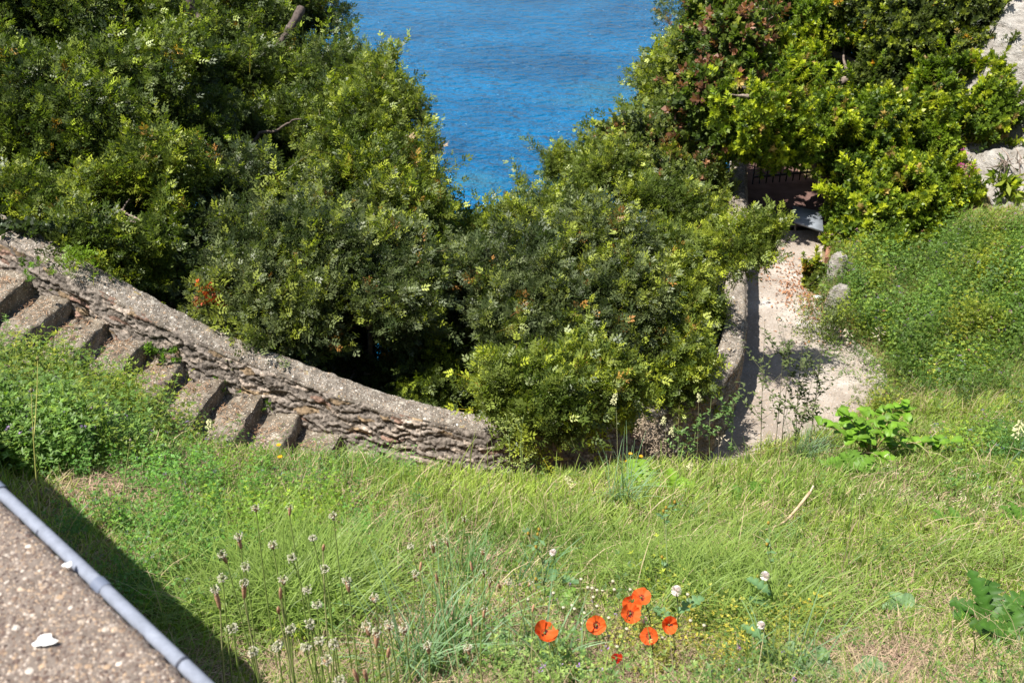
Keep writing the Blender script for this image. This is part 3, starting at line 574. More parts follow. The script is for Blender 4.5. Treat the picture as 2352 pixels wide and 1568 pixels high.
shrub('pittosporum_tree', 'rounded bright green crown overhanging the end of the path', 'tree',
    [(1850, 300, 14.2, 125, 62), (1960, 290, 14.6, 130, 80), (1730, 300, 13.8, 75, 42), (1740, 325, 13.6, 55, 28), (1780, 250, 13.9, 90, 60), (2040, 350, 14.9, 90, 80), (1815, 345, 13.9, 80, 28), (1975, 385, 14.2, 80, 42)], 'lime', TR, 170, lump=(.22, .42), seed=31, trunk=(5.3, 14.6, -6), trunkr=.12)
shrub('pittosporum_shrub', 'lowest lime green shrub hanging over the grassy bank beside the landing', 'shrub',
    [(2025, 480, 13.8, 105, 75), (2120, 440, 13.8, 110, 75), (2040, 555, 13.4, 85, 38), (1965, 530, 13.6, 40, 50), (2190, 440, 13.8, 50, 55)], 'lime', TR, 190, lump=(.2, .38), seed=32, trunk=(5.6, 13.2, -5.9), trunkr=.1)
shrub('pittosporum_tree', 'darker tree in the top right corner below the rock face', 'tree',
    [(2120, 60, 15.8, 130, 110), (2250, 40, 15.4, 110, 80), (2080, 190, 15.8, 120, 80), (2350, -20, 15.2, 60, 60), (2220, 140, 15.2, 85, 75), (2180, -30, 16, 170, 60), (2030, 10, 16.5, 90, 80), (1720, -10, 19, 120, 50)], 'dark', TR, 130, lump=(.25, .48), seed=33, trunkr=.12)
shrub('pittosporum_shrub', 'yellow green shrub growing against the pale rock at right', 'shrub',
    [(2180, 210, 14.8, 90, 90), (2260, 230, 14.6, 60, 70), (2160, 320, 14.4, 70, 60), (2240, 310, 14.2, 60, 40), (2295, 270, 14.2, 30, 35), (2300, 180, 14.6, 25, 25)], 'lime', TR, 150, lump=(.2, .38), seed=34, trunkr=.08)
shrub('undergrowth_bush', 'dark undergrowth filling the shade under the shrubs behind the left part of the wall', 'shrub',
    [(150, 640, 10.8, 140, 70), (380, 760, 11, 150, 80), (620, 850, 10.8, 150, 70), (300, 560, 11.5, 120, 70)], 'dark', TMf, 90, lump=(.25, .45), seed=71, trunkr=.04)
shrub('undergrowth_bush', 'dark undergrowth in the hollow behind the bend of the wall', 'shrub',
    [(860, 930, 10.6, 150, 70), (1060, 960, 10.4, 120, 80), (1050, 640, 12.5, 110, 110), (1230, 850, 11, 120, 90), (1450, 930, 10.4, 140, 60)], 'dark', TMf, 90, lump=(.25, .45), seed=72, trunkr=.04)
# visible limbs
def limb(label, pts, r0, r1, col=(.09, .07, .06), nm_='bare_branch', cat='branch', group='limbs showing among the left trees'):
    P = np.array([W(p[0], p[1], p[2]+.8) for p in pts]); P, _ = resample(P, 26); P += np.stack([fbm(P*4+k*9, 3, 7) for k in range(3)], -1)*.09; r0 *= .72; r1 *= .6
    V, F = tube(P, np.linspace(r0, r1, 26), 8); b = P[0]; o = mk(nm_, V-b, F, M['bark'], None, np.tile(col, (len(F), 1)), True); o.location = b.tolist(); tag(o, label, cat, group)
limb('upright dark trunk piece near the top left, in front of sea glimpses', [(440, -20, 10.6), (452, 60, 10.6), (458, 150, 10.6), (470, 260, 10.7)], .07, .05)
limb('thick forked dark limb at the top between two crowns', [(690, 20, 11.4), (670, 50, 11.3), (640, 100, 11.2), (600, 180, 11.2)], .08, .05)
limb('long bare limb slanting up to the right in the left tree', [(480, 360, 10.2), (560, 325, 10.1), (620, 300, 10.0), (700, 265, 9.9)], .045, .012, (.11, .085, .07))
limb('black crooked limb in front of the blue gap above the wall', [(540, 600, 9.3), (470, 545, 9.3), (430, 500, 9.4), (405, 470, 9.5)], .06, .035)
limb('bleached bare twig standing against the water', [(1060, 545, 10.6), (1078, 520, 10.6), (1095, 490, 10.6), (1100, 470, 10.6)], .014, .005, (.42, .38, .34))
limb('pale bare twig above the olive crown by the water', [(830, 300, 11.2), (850, 260, 11.2), (872, 225, 11.2)], .014, .006, (.4, .36, .32))
# ------------------------------------------------------------------ end of the path: board, railing, red edging
c = [WZ(1821, 473, -5.72), WZ(1888, 486, -5.72), WZ(1891, 530, -5.8), WZ(1824, 508, -5.8)]
bd = empty('leaning_board', (float(c[0][0]), float(c[0][1]), -6.2)); tag(bd, 'flat grey board propped over the shaded landing at the end of the path', 'board')
mb = MB(); V = np.vstack([c, np.array(c)-[0, 0, .03]]); F = [(0, 1, 2, 3), (7, 6, 5, 4), (0, 4, 5, 1), (1, 5, 6, 2), (2, 6, 7, 3), (3, 7, 4, 0)]; mb.add(V, F, (.2, .22, .25))
mb.build('panel', attmat('grey_board', .6, .3, 0, 9, .2), bd, off=bd.location)
mb = MB()
for q in (c[0]*.92+c[2]*.08, c[1]*.92+c[3]*.08, c[2]*.92+c[0]*.08, c[3]*.92+c[1]*.08):
    V, F = tube([q-[0, 0, .03], [q[0], q[1], -5.96]], .016, 6); mb = MB(); mb.add(V, F, (.08, .07, .06)); mb.build('support', M['bark'], bd, off=bd.location)
rl = empty('iron_railing', WZ(1760, 462, -6.2)); tag(rl, 'dark iron railing across the far end of the shaded landing', 'railing')
ra, rb = WY(1722, 470, 14.7), WY(1900, 470, 15.0); ra[2] = rb[2] = -5.95
for k in range(13):
    q = ra+(rb-ra)*k/12; V, F = tube([q, q+[0, 0, .7]], .011, 6); mb = MB(); mb.add(V, F, (.012, .012, .014)); mb.build('bar', M['clip'], rl, off=rl.location)
for h in (.12, .7):
    V, F = tube([ra+[0, 0, h], rb+[0, 0, h]], .018, 6); mb = MB(); mb.add(V, F, (.03, .03, .035)); mb.build('rail', M['clip'], rl, off=rl.location)
e0, e1 = WZ(1894, 600, -6.0), WZ(1906, 500, -6.0); n_ = np.array([.08, 0, 0])
mb = MB(); k = 20; P = np.array([e0+(e1-e0)*t for t in np.linspace(0, 1.5, k)]); P[:, 2] = -6.1
rows = [P, P+[0, 0, .16], P+n_+[0, 0, .17], P+n_]; V = np.stack(rows, 1).reshape(-1, 3); V += rng.normal(0, .006, V.shape); mb.add(V, gridF(k, 4), (.3, .1, .06))
e = np.array([[0, 1, 2, 3]]); mb.add(V[:4], e, (.3, .1, .06)); o = mb.build('red_edging_wall', M['red'], None, off=e0); o.location = e0.tolist(); tag(o, 'low red rendered edging wall on the right of the shaded landing', 'wall')
def rockobj(name, label, cat, c, r, mat, seed, group=None):
    n, m = 22, 28; th = np.linspace(0.001, PI-.001, n); ph = np.arange(m)*2*PI/m; T_, H_ = np.meshgrid(th, ph, indexing='ij')
    d = np.stack([np.sin(T_)*np.cos(H_), np.sin(T_)*np.sin(H_), np.cos(T_)], -1).reshape(-1, 3)
    R = 1+.35*fbm(d*1.6+seed, 3, 90)+.12*fbm(d*5+seed, 3, 91); V = d*R[:, None]*np.asarray(r); o = mk(name, V, gridF(n, m, True), mat, smooth=False); o.location = np.asarray(c).tolist(); tag(o, label, cat, group); return o
rockobj('rock', 'upright pale rock at the foot of the bank beside the path', 'rock', H1(1920, 640)+[0, 0, .1], (.13, .13, .25), M['cliff'], 1)
rockobj('rock', 'pale broken stone on the bank just below the other rock by the path', 'rock', H1(1922, 715)+[0, 0, .12], (.14, .14, .24), M['cliff'], 5)
rockobj('litter', 'crumpled white litter lying in the dry leaves by the path', 'litter', WZ(1880, 681, -5.95), (.075, .035, .012), attmat('white_litter', .6), 7)
for a in bpy.data.objects:
    if a.name == 'litter':
        at = a.data.attributes.new('col', 'FLOAT_COLOR', 'FACE'); at.data.foreach_set('color', np.tile([.8, .8, .78, 1], len(a.data.polygons)).astype(np.float32))
def brick(c, l, label, rz):
    V = np.array([(x*l/2, y*.06, z*.045) for z in (-1, 1) for (x, y) in ((-1, -1), (1, -1), (1, 1), (-1, 1))], float); cc, s = math.cos(rz), math.sin(rz); V = V@np.array([[cc, s, 0], [-s, cc, 0], [0, 0, 1]])
    o = mk('brick', V, np.array([(3, 2, 1, 0), (4, 5, 6, 7), (0, 1, 5, 4), (1, 2, 6, 5), (2, 3, 7, 6), (3, 0, 4, 7)]), M['red']); bv = o.modifiers.new('b', 'BEVEL'); bv.width = .01; bv.segments = 2; o.location = np.asarray(c).tolist(); tag(o, label, 'brick', 'old bricks in the bank')
brick(H1(2098, 716)+[0, 0, .07], .24, 'larger orange brick half buried in the bank greenery', .1); brick(H1(2064, 718)+[0, 0, .07], .14, 'small broken orange brick beside the larger brick in the bank', -.1)
# ------------------------------------------------------------------ grass
def blades(B, h, w, az, lean, bend, C, rows=3):
    n = len(B); d = np.stack([np.cos(az), np.sin(az), 0*az], -1); sd_ = np.stack([-np.sin(az+.6), np.cos(az+.6), 0*az], -1)
    t = np.array([0, .5, 1.0]) if rows == 3 else np.linspace(0, 1, rows); V = []
    for k, tk in enumerate(t):
        a = lean+bend*tk; off = d*(np.sin(a)*h*tk)[:, None]+np.array([0, 0, 1.])*(np.cos(a)*h*tk)[:, None]; ww = w*(1-.85*tk**1.5)*.5
        V += [B+off-sd_*ww[:, None], B+off+sd_*ww[:, None]]
    V = np.stack(V, 1); m = 2*len(t); q = np.array([[2*k, 2*k+1, 2*k+3, 2*k+2] for k in range(len(t)-1)])
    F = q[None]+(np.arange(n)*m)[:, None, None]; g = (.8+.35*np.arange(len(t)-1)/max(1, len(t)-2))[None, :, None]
    return V.reshape(-1, 3), F.reshape(-1, 4), (C[:, None]*g).reshape(-1, 3)
SETB = 1.0
def scatter(n, box, cond=None):
    U = rng.uniform(box[0], box[2], n); V = rng.uniform(box[1], box[3], n); P = hit(U, V); ok = np.isfinite(P[:, 0]); P = P[ok]; U = U[ok]; V = V[ok]
    ok = (seadist(P[:, 0], P[:, 1]) < -.02) & (P[:, 0] < 9.9) & (P[:, 0] > -6.4)
    ok &= ~((P[:, 2] < -5.96) & (P[:, 1] > 8.2)); ok &= (np.interp(P[:, 0], [p[0] for p in pts], [p[1] for p in pts])-SETB > P[:, 1]) | (P[:, 0] > -.3)
    rk_ = (P[:, 0] > 6.5) & (P[:, 1] > 12.2); ok &= ~rk_
    return P[ok], U[ok], V[ok]
BARE = [(420, 1200, .3, .7), (1000, 1250, .35, .55), (1350, 1130, .3, .4), (1820, 1180, .25, .5), (700, 1110, .3, .6), (2300, 1420, .3, .6), (300, 1130, .5, .9), (840, 1180, .5, .6), (1160, 1470, .35, .9), (2080, 1530, .38, .9), (2200, 1180, .5, .45), (650, 1500, .35, .75), (1900, 1420, .3, .55), (960, 1060, .5, .5), (2250, 620, .9, .5), (1600, 1540, .35, .7), (480, 1060, .5, .6), (1150, 1560, .4, .8), (250, 1300, .3, .6), (1450, 1545, .45, .75), (1650, 1500, .3, .6), (1350, 1480, .25, .5), (2330, 1540, .3, .8)]
BP = [(H1(u, v), r, k) for u, v, r, k in BARE]
def bare(P):
    b = np.zeros(len(P))
    for c, r, k in BP: d = np.linalg.norm(P[:, :2]-c[:2], axis=1)/r; b = np.maximum(b, k*np.exp(-d*d))
    return np.clip(b+.35*fbm(P*[2.2, 2.2, 0], 3, 101), 0, 1)
P, U, V = scatter(500000, (-500, 480, 2900, 1900)); b = bare(P); k = rng.random(len(P)) > b*1.05; P, b = P[k], b[k]; n = len(P); dist = np.linalg.norm(P, axis=1)
big = fbm(P*[1.2, 1.2, 0], 3, 111); h = (.036+.042*rng.random(n))*(1+.9*np.clip(big, -.5, 1))*np.clip(dist/4, .8, 1.7); w = .0036*np.clip(dist/3, .9, 3.0)*rng.uniform(.7, 1.4, n)
gc = np.array([.12, .21, .035])*(1-.0)+0; m = rng.random((n, 1)); hue = np.clip(.5+.9*fbm(P*[.9, .9, 0], 2, 120), 0, 1)[:, None]
C = (np.array([.15, .24, .05])*(1-hue)+np.array([.28, .36, .06])*hue)*rng.uniform(.5, 1.4, (n, 1)); dr = rng.random(n) < .12+.3*b; C[dr] = np.array([.5, .4, .24])*rng.uniform(.6, 1.1, (dr.sum(), 1))
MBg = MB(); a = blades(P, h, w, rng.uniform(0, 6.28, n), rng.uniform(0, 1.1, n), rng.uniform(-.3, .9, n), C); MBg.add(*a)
# medium tall grass
P, U, V = scatter(88000, (-500, 600, 2900, 1900)); b = bare(P); big = fbm(P*[1.0, 1.0, 0]+5, 3, 131); k = (rng.random(len(P)) > b*1.3) & (rng.random(len(P)) < .15+.9*np.clip(big, 0, 1)); P = P[k]; n = len(P); dist = np.linalg.norm(P, axis=1)
C = (np.array([.11, .20, .045])+np.array([.14, .10, .02])*rng.random((n, 1)))*rng.uniform(.7, 1.2, (n, 1)); dr = rng.random(n) < .2; C[dr] = np.array([.5, .40, .25])*rng.uniform(.5, 1.2, (dr.sum(), 1))
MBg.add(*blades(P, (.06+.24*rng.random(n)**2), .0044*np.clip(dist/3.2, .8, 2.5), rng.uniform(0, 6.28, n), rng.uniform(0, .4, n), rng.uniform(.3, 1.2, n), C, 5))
# the two lush swathes of long grass
def swath(U0, V0, r, n, hh, col, az0=None, spread=6.28, wid=.004):
    c = H1(U0, V0); q = c[:2]+rng.normal(0, r*.5, (n, 2)); P = np.c_[q, G(q[:, 0], q[:, 1])]; az = rng.uniform(0, 6.28, n) if az0 is None else az0+rng.normal(0, spread, n)
    C = np.array(col)*rng.uniform(.65, 1.25, (n, 1)); return blades(P, rng.uniform(.6, 1.1, n)*hh, np.full(n, wid), az, rng.uniform(.05, .5, n), rng.uniform(.3, 1.3, n), C, 6)
for (u, v, r, n, hh) in [(1640, 1370, .3, 1500, .26), (1560, 1330, .3, 700, .22), (700, 1420, .22, 1100, .38), (760, 1330, .25, 700, .3), (560, 1330, .3, 600, .3), (1720, 1440, .2, 500, .22), (2250, 1300, .35, 500, .22), (1700, 1250, .3, 400, .2), (820, 1070, .25, 300, .2), (1560, 1060, .3, 260, .2), (640, 1020, .2, 260, .26), (2050, 1000, .4, 500, .25), (500, 1420, .2, 300, .25)]:
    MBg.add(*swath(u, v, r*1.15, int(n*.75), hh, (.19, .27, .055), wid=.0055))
P, U, V = scatter(9500, (1800, 540, 2600, 960)); n = len(P); C = np.where(rng.random((n, 1)) < .5, np.array([[.45, .36, .22]]), np.array([[.2, .28, .07]]))*rng.uniform(.6, 1.2, (n, 1))
MBg.add(*blades(P, rng.uniform(.12, .30, n), np.full(n, .006), rng.uniform(0, 6.28, n), rng.uniform(0, .5, n), rng.uniform(.1, 1.0, n), C, 5))
tag(MBg.build('grass', M['grass']), 'fresh green grass covering the bank above the wall', 'grass', kind='stuff')
# dry straw
P, U, V = scatter(150000, (-500, 560, 2900, 1900)); b = bare(P); k = rng.random(len(P)) < .22+.8*b; P = P[k]; n = len(P); dist = np.linalg.norm(P, axis=1); P[:, 2] += rng.uniform(.004, .03, n)
C = np.array([.5, .385, .25])*rng.uniform(.4, 1.2, (n, 1)); C[:, 1] *= rng.uniform(.85, 1.05, n)
mb = MB(); mb.add(*blades(P, rng.uniform(.03, .11, n), .0022*np.clip(dist/3, .8, 3), rng.uniform(0, 6.28, n), rng.uniform(1.2, 1.75, n), rng.uniform(-.2, .25, n), C)); tag(mb.build('dry_straw', M['dry']), 'pale dry straw lying between the grass', 'straw', kind='stuff')
# fallen leaves on the path edge
c = H1(1870, 670); q = np.c_[c[0]+rng.normal(0, .22, 900)-.05, c[1]+rng.normal(0, .5, 900)]; P = np.c_[q, np.maximum(G(q[:, 0], q[:, 1]), PATHZ)+.012]
Tl = template([(leaflet(np.zeros(3), [1, 0, .1], np.array([0, 0, 1.]), .05, .022), (1, 1, 1))])
Cc = np.array([.42, .2, .1])*rng.uniform(.4, 1.3, (900, 1)); V_, F_, C_ = inst(Tl, P, np.array([0, 0, 1.])+rng.normal(0, .25, (900, 3)), rng.uniform(0, 6.28, 900), rng.uniform(.6, 1.2, 900), Cc)
mb = MB(); mb.add(V_, F_, C_); tag(mb.build('fallen_leaves', M['dry']), 'brown fallen leaves gathered along the path edge', 'fallen leaves', kind='stuff')
mb = MB()
for i in range(1, len(pts)):
    x0, x1 = pts[i-1][0]+.03, pts[i][0]-.03; n = 90; q = np.stack([rng.uniform(x0, x1, n)-.05, pts[i][1]+.0-np.abs(rng.normal(0, .22, n)), np.full(n, pts[i][2]+.025)], -1)
    mb.add(*blades(q, rng.uniform(.02, .07, n), np.full(n, .006), rng.uniform(0, 6.28, n), rng.uniform(1.3, 1.7, n), rng.uniform(-.2, .3, n), np.array([.36, .22, .13])*rng.uniform(.5, 1.5, (n, 1))))
tag(mb.build('leaf_litter', M['dry']), 'dry leaf litter caught on the treads beside the wall', 'leaf litter', kind='stuff')
# ------------------------------------------------------------------ leafy ground cover (lucerne)
def luc(seed, flower, hgt=.28):
    r = random.Random(seed); L_ = []
    for s in range(3):
        a0 = r.uniform(0, 6.28); ln = r.uniform(.1, .45); top = np.array([math.cos(a0)*math.sin(ln)*hgt, math.sin(a0)*math.sin(ln)*hgt, math.cos(ln)*hgt*r.uniform(.5, 1.15)])
        L_.append(([np.array([-.0012, 0, 0]), np.array([.0012, 0, 0]), top+[.0008, 0, 0], top-[.0008, 0, 0]], (.8, .9, .6)))
        for i in range(8):
            t = .25+.75*i/7; b = top*t; a = i*2.4+r.uniform(-.4, .4); d = np.array([math.cos(a), math.sin(a), r.uniform(.1, .7)]); d /= np.linalg.norm(d); b2 = b+d*.018
            for k in (-.8, 0, .8):
                e = np.array([d[0]*math.cos(k)-d[1]*math.sin(k), d[0]*math.sin(k)+d[1]*math.cos(k), d[2]+r.uniform(-.3, .2)]); c = r.uniform(.75, 1.25)*(.8+.4*t); L_.append((leaflet(b2, e, np.array([0, 0, 1.]), .022*r.uniform(.7, 1.2), .0072, .25), (c, c, c)))
        if flower and s == 0:
            for i in range(10):
                a = r.uniform(0, 6.28); q = top+[math.cos(a)*.006, math.sin(a)*.006, i*.0016]; L_.append((leaflet(q, [math.cos(a), math.sin(a), .6], np.array([0, 0, 1.]), .009, .006), (1.9, .75, 7.5)))
    return template(L_)
LU = [luc(1, 0), luc(2, 0), luc(3, 1), luc(4, 0)]
LN = [luc(5, 0), luc(6, 0), luc(7, 0), luc(8, 1)]
def cover(name, label, box, n, temps, col, size, mask=None, cat='ground cover'):
    P, U, V = scatter(n, box)
    if mask is not None: k = mask(P, U, V); P = P[k]
    n = len(P); mb = MB(); wh = rng.integers(0, len(temps), n); C = np.array(col)*rng.uniform(.65, 1.3, (n, 1))*np.where(rng.random((n, 1)) < .2, np.array([[1.5, 1.25, .9]]), 1.0)*(1+.5*np.clip(fbm(P*1.3, 3, 150), -1, 1))[:, None]*np.where(fbm(P*2+9, 2, 151)[:, None] > .1, np.array([[1.6, 1.2, .8]]), 1)
    for i, T in enumerate(temps):
        s = wh == i
        if s.any(): mb.add(*inst(T, P[s], np.array([0, 0, 1.])+rng.normal(0, .22, (s.sum(), 3)), rng.uniform(0, 6.28, s.sum()), size*rng.uniform(.45, 1.3, s.sum()), C[s]))
    tag(mb.build(name, M['soft']), label, cat, kind='stuff')
def gm(cs): 
    cc = [(H1(u, v), r) for u, v, r in cs]
    def f(P, U, V):
        b = np.zeros(len(P)); gap = .9*np.clip(fbm(P*1.7+4, 3, 145)+.05, 0, 1)
        for c, r in cc: b = np.maximum(b, np.exp(-(np.linalg.norm(P[:, :2]-c[:2], axis=1)/r)**2))
        return rng.random(len(P)) < b*1.15+.3*fbm(P*3, 2, 140)-gap*2.2
    return f
SETB = .72
cover('lucerne', 'bushy lucerne with purple flowers growing over the near side of the stairs', (-80, 600, 620, 1160), 8500, LU, (.10, .175, .035), 1.25, gm([(150, 900, 1.1), (300, 930, .6), (40, 800, 1.0), (0, 1000, .8), (230, 1010, .5), (180, 830, .6), (290, 880, .5), (20, 720, .8)]))
SETB = 1.0
cover('lucerne', 'dense lucerne thicket on the bank to the right of the path', (1820, 540, 2420, 1050), 9000, LU, (.095, .165, .03), 1.3, gm([(2090, 860, .8), (2200, 760, 1.1), (2080, 650, .7), (2200, 640, 1.0), (2330, 760, .9), (1990, 930, .5), (2330, 560, 1)]))
cover('lucerne', 'sparser lucerne among the grass above the stairs', (120, 1050, 1000, 1450), 2300, LN, (.08, .18, .03), .62, gm([(380, 1120, .6), (620, 1120, .7), (560, 1230, .5), (300, 1230, .3), (860, 1080, .5)]))
cover('lucerne', 'lucerne patch at the right edge of the meadow', (2150, 930, 2450, 1180), 900, LU, (.075, .165, .035), 1.0, gm([(2310, 1040, .6)]))
cover('broad_weeds', 'small broad leaved seedlings mixed through the meadow grass', (-60, 1040, 2440, 1640), 1300, [sprig_rosette(101, 7, .035, .018, .03, 1.1), sprig_rosette(102, 6, .03, .02, .025, 1.1), LN[0]], (.09, .165, .04), .65, lambda P, U, V: rng.random(len(P)) < .25+1.4*np.clip(fbm(P*1.8+3, 3, 160), 0, 1))
cover('weeds', 'small leafy weeds and dry stalks around the poppies', (1100, 1380, 1900, 1640), 420, LN, (.16, .22, .06), .45, gm([(1450, 1500, .5), (1650, 1520, .4), (1250, 1540, .4)]))
def clump(name, label, cat, c, T, n, r, size, col, up=.6, group=None, mat='soft'):
    c = np.asarray(c, float); q = c+rng.normal(0, 1, (n, 3))*np.asarray(r); C = np.array(col)*rng.uniform(.6, 1.35, (n, 1)); VV = MB(); wh = rng.integers(0, len(T), n)
    for i, t in enumerate(T):
        s = wh == i
        if s.any(): VV.add(*inst(t, q[s], nrm(rng.normal(size=(s.sum(), 3)))+[0, 0, up], rng.uniform(0, 6.28, s.sum()), size*rng.uniform(.6, 1.2, s.sum()), C[s]))
    o = VV.build(name, M[mat], None, off=c); o.location = c.tolist(); tag(o, label, cat, group); return o
bw = [(2040, 700, 'leafy weed mound on the bank nearest the pale rocks'), (2090, 620, 'weed mound below the lowest lime green shrub'), (2180, 600, 'yellowish weed mound high on the bank'), (2260, 590, 'weed mound on the bank near the rock face'), (2330, 640, 'weed mound at the right edge of the high bank'), (2140, 690, 'weed mound just above the orange bricks'), (2250, 710, 'broad weed mound in the middle of the right bank'), (2330, 780, 'weed mound at the right edge level with the yellow blossoms'),
 (2020, 800, 'weed mound bordering the widest part of the path'), (2110, 830, 'weed mound left of the yellow blossoms'), (2070, 900, 'weed mound above the heart leaved plant'), (2000, 880, 'weed mound where the bank meets the pale pavement'), (2200, 900, 'weed mound between the meadow and the bank thicket'), (2010, 645, 'weed mound beside the upright pale rock')]
for i, (u, v, lab) in enumerate(bw):
    clump('weed_mound', lab, 'weeds', H1(u, v)+[0, 0, .10], [LU[:3], TR, TMy, LN[:3]][i % 4], 34, (.26, .22, .10), [1.35, .8, .9, 1.4][i % 4], [(.08, .15, .03), (.12, .19, .03), (.11, .17, .035), (.15, .2, .05)][(i*7) % 4], .9, group='weed mounds on the right bank')
# ivy on the coping at far left, small plants in the stair corners
clump('ivy', 'grey green ivy creeping over the coping at the left edge', 'ivy', WY(30, 520, 7.3), [sprig_rosette(77, 10, .05, .045, .05, 1.1)], 80, (.3, .06, .03), 1.0, (.06, .09, .045))
for i, (u, v, lab) in enumerate([(352, 800, 'small leafy weed in the corner of the middle step'), (395, 815, 'yellowing weed tuft at the wall foot beside a step'), (510, 885, 'leafy weed on the corner of a lower step'), (605, 925, 'small green weed near the seventh step'), (690, 985, 'bramble sprig on the last visible step'), (775, 1020, 'weed tuft at the foot of the stairs'), (85, 625, 'weed sprig at the inner corner of the top step')]):
    clump('step_weed', lab, 'weed', WY(u, v, 6.72)+[0, -.05, .03], TR, 7, (.06, .05, .03), .75, (.1, .19, .03), group='weeds growing on the stairs')
clump('coping_weed', 'bright green seedling growing from the coping of the curved wall', 'weed', WY(588, 797, 6.95)+[0, 0, .05], TMy, 12, (.05, .04, .04), .9, (.16, .24, .02), group='weeds growing on the wall')
clump('coping_weed', 'leafy sprig overhanging the coping at the far left bend', 'weed', WY(190, 612, 7.0)+[0, 0, .05], TMy, 22, (.1, .06, .07), .9, (.15, .24, .02), group='weeds growing on the wall')
# ------------------------------------------------------------------ red leaf sprays
for (u, v, d, lab) in [(475, 685, 8.3, 'red leaf spray hanging over the coping, left of its pair'), (515, 690, 8.35, 'orange red leaf spray hanging over the coping, right of its pair')]:
    clump('red_leaf_spray', lab, 'leaf spray', W(u, v, d), TMy, 14, (.05, .04, .04), .9, (.5, .09, .03), group='red leaf sprays over the wall')
# ------------------------------------------------------------------ poppies
def petal_mesh(R, seed, az, open_):
    n, m = 9, 13; r = random.Random(seed); V = []
    for i in range(n):
        t = i/(n-1); rad = R*(.06+.94*t)
        for j in range(m):
            a = (j/(m-1)-.5)*2.1*(1-.12*t); rr = rad*(1-.10*(2*abs(j/(m-1)-.5))**3)
            z = R*(open_*t**1.6+(.10*math.sin(a*5+seed)+.07*math.sin(a*11+seed*2))*t**2+.05*math.sin(a*23+seed*3)*t**3); V.append((rr*math.cos(a+az), rr*math.sin(a+az), z))
    return np.array(V), gridF(n, m)
def stemline(top, lean=.05, seed=0):
    r = random.Random(seed); bx, by = top[0]+r.uniform(-lean, lean), top[1]+r.uniform(-lean, lean)*.5; return np.array([bx, by, float(G(bx, by))-.01])
poppies = [(1250, 1454, 2.5, 33, 'leftmost poppy, large red orange flower behind a pale grass blade', .55), (1371, 1434, 2.62, 28, 'wide orange poppy between the leftmost one and the tall cluster', .25), (1472, 1373, 2.78, 28, 'highest poppy, topmost flower of the tall cluster', .45),
    (1450, 1386, 2.76, 26, 'poppy in the middle of the tall cluster, half hidden by its neighbours', .5), (1446, 1408, 2.70, 30, 'large open poppy at the bottom of the tall cluster', .35), (1493, 1459, 2.55, 26, 'poppy below the tall cluster showing its dark centre', .4),
    (1536, 1434, 2.62, 24, 'rightmost poppy, cup shaped and partly folded', .8), (1415, 1513, 2.45, 15, 'small dark red withered poppy nearest the bottom edge', .9)]
for i, (u, v, d, r, lab, op) in enumerate(poppies):
    top = W(u, v, d); base = stemline(top, .06, i); R = m_px(r, d)*.84; root = empty('poppy', base); tag(root, lab, 'poppy', 'orange poppies in the foreground grass')
    P = bez(base, (base*.4+top*.6)+[.01, .01, .05], top-[0, 0, .004], 12); V, F = tube(P, .0016, 6); mb = MB(); mb.add(V, F, (.12, .17, .05)); mb.build('stem', M['stem'], root, True, base)
    ax = nrm(np.array([[rng.uniform(-.7, .7), rng.uniform(-1.3, -.2), 1.0]])); Rm = frames(ax, np.array([rng.uniform(0, 6.28)]))[0]; pc = np.array([.86, .15, .03])*rng.uniform(.85, 1.1) if i < 7 else np.array([.5, .03, .01])
    for k in range(4):
        V, F = petal_mesh(R*(1 if k % 2 else .93), i*5+k, k*PI/2+rng.uniform(-.2, .2), op*rng.uniform(.6, 1.7)); V[:, 2] += .002*(k % 2); V = V@Rm.T+top; mb = MB(); fc_ = pc*np.where(np.arange(len(F))[:, None] < 6, .45, 1.0)*rng.uniform(.93, 1.05, (len(F), 1)); mb.add(V, F, fc_); mb.build('petal', M['petal'], root, True, base)
    V, F = lathe([(.0003, .0), (.0025, .002), (.0032, .005), (.003, .007), (.0003, .0078)], 10); V = V@Rm.T+top; mb = MB(); mb.add(V, F, (.10, .12, .04))
    for k in range(22):
        a = k*2.4; q = np.array([[math.cos(a)*.004, math.sin(a)*.004, .001]]); e = q+[[math.cos(a)*.006, math.sin(a)*.006, .004]]; V, F = tube(np.vstack([q, e])@Rm.T+top, .0006, 4); mb.add(V, F, (.03, .01, .02))
    mb.build('flower_centre', M['stem'], root, True, base)
# seed pods
pods = [(925+0, 915), (1310, 770), (1358, 830), (1390, 835), (1425, 850), (1465, 850), (1540, 785), (1550, 845), (1665, 845), (1245, 960), (1262, 985), (1182, 975), (1333, 1015), (1425, 965), (1398, 900), (1510, 1050), (1765, 1085), (1640, 1130), (2100, 1070), (2198, 1105), (1895, 1195), (1510, 1185), (1110, 870), (1570, 1260), (2080, 880), (1320, 1090)]
for i, (x, y) in enumerate(pods):
    u, v = (1600+x/1.809)*.5742, (1900+y/1.809)*.5742; d = 2.95-(v-1340)/200*.45; top = W(u, v, d); base = stemline(top, .04, 50+i); root = empty('poppy_seed_pod', base); tag(root, 'pale cup shaped poppy seed pod on a thin wiry stalk near the poppies', 'seed pod', 'poppy seed pods around the poppies')
    V, F = tube(bez(base, (base+top)/2+[.01, 0, .03], top, 8), .0011, 5); mb = MB(); mb.add(V, F, (.26, .26, .12)); mb.build('stem', M['stem'], root, True, base)
    V, F = lathe([(.0005, -.001), (.0028, .003), (.0042, .008), (.005, .0115), (.0052, .0125), (.0004, .0135)], 9); mb = MB(); mb.add(V+top, F, (.42, .39, .27)); mb.build('capsule', M['stem'], root, True, base)
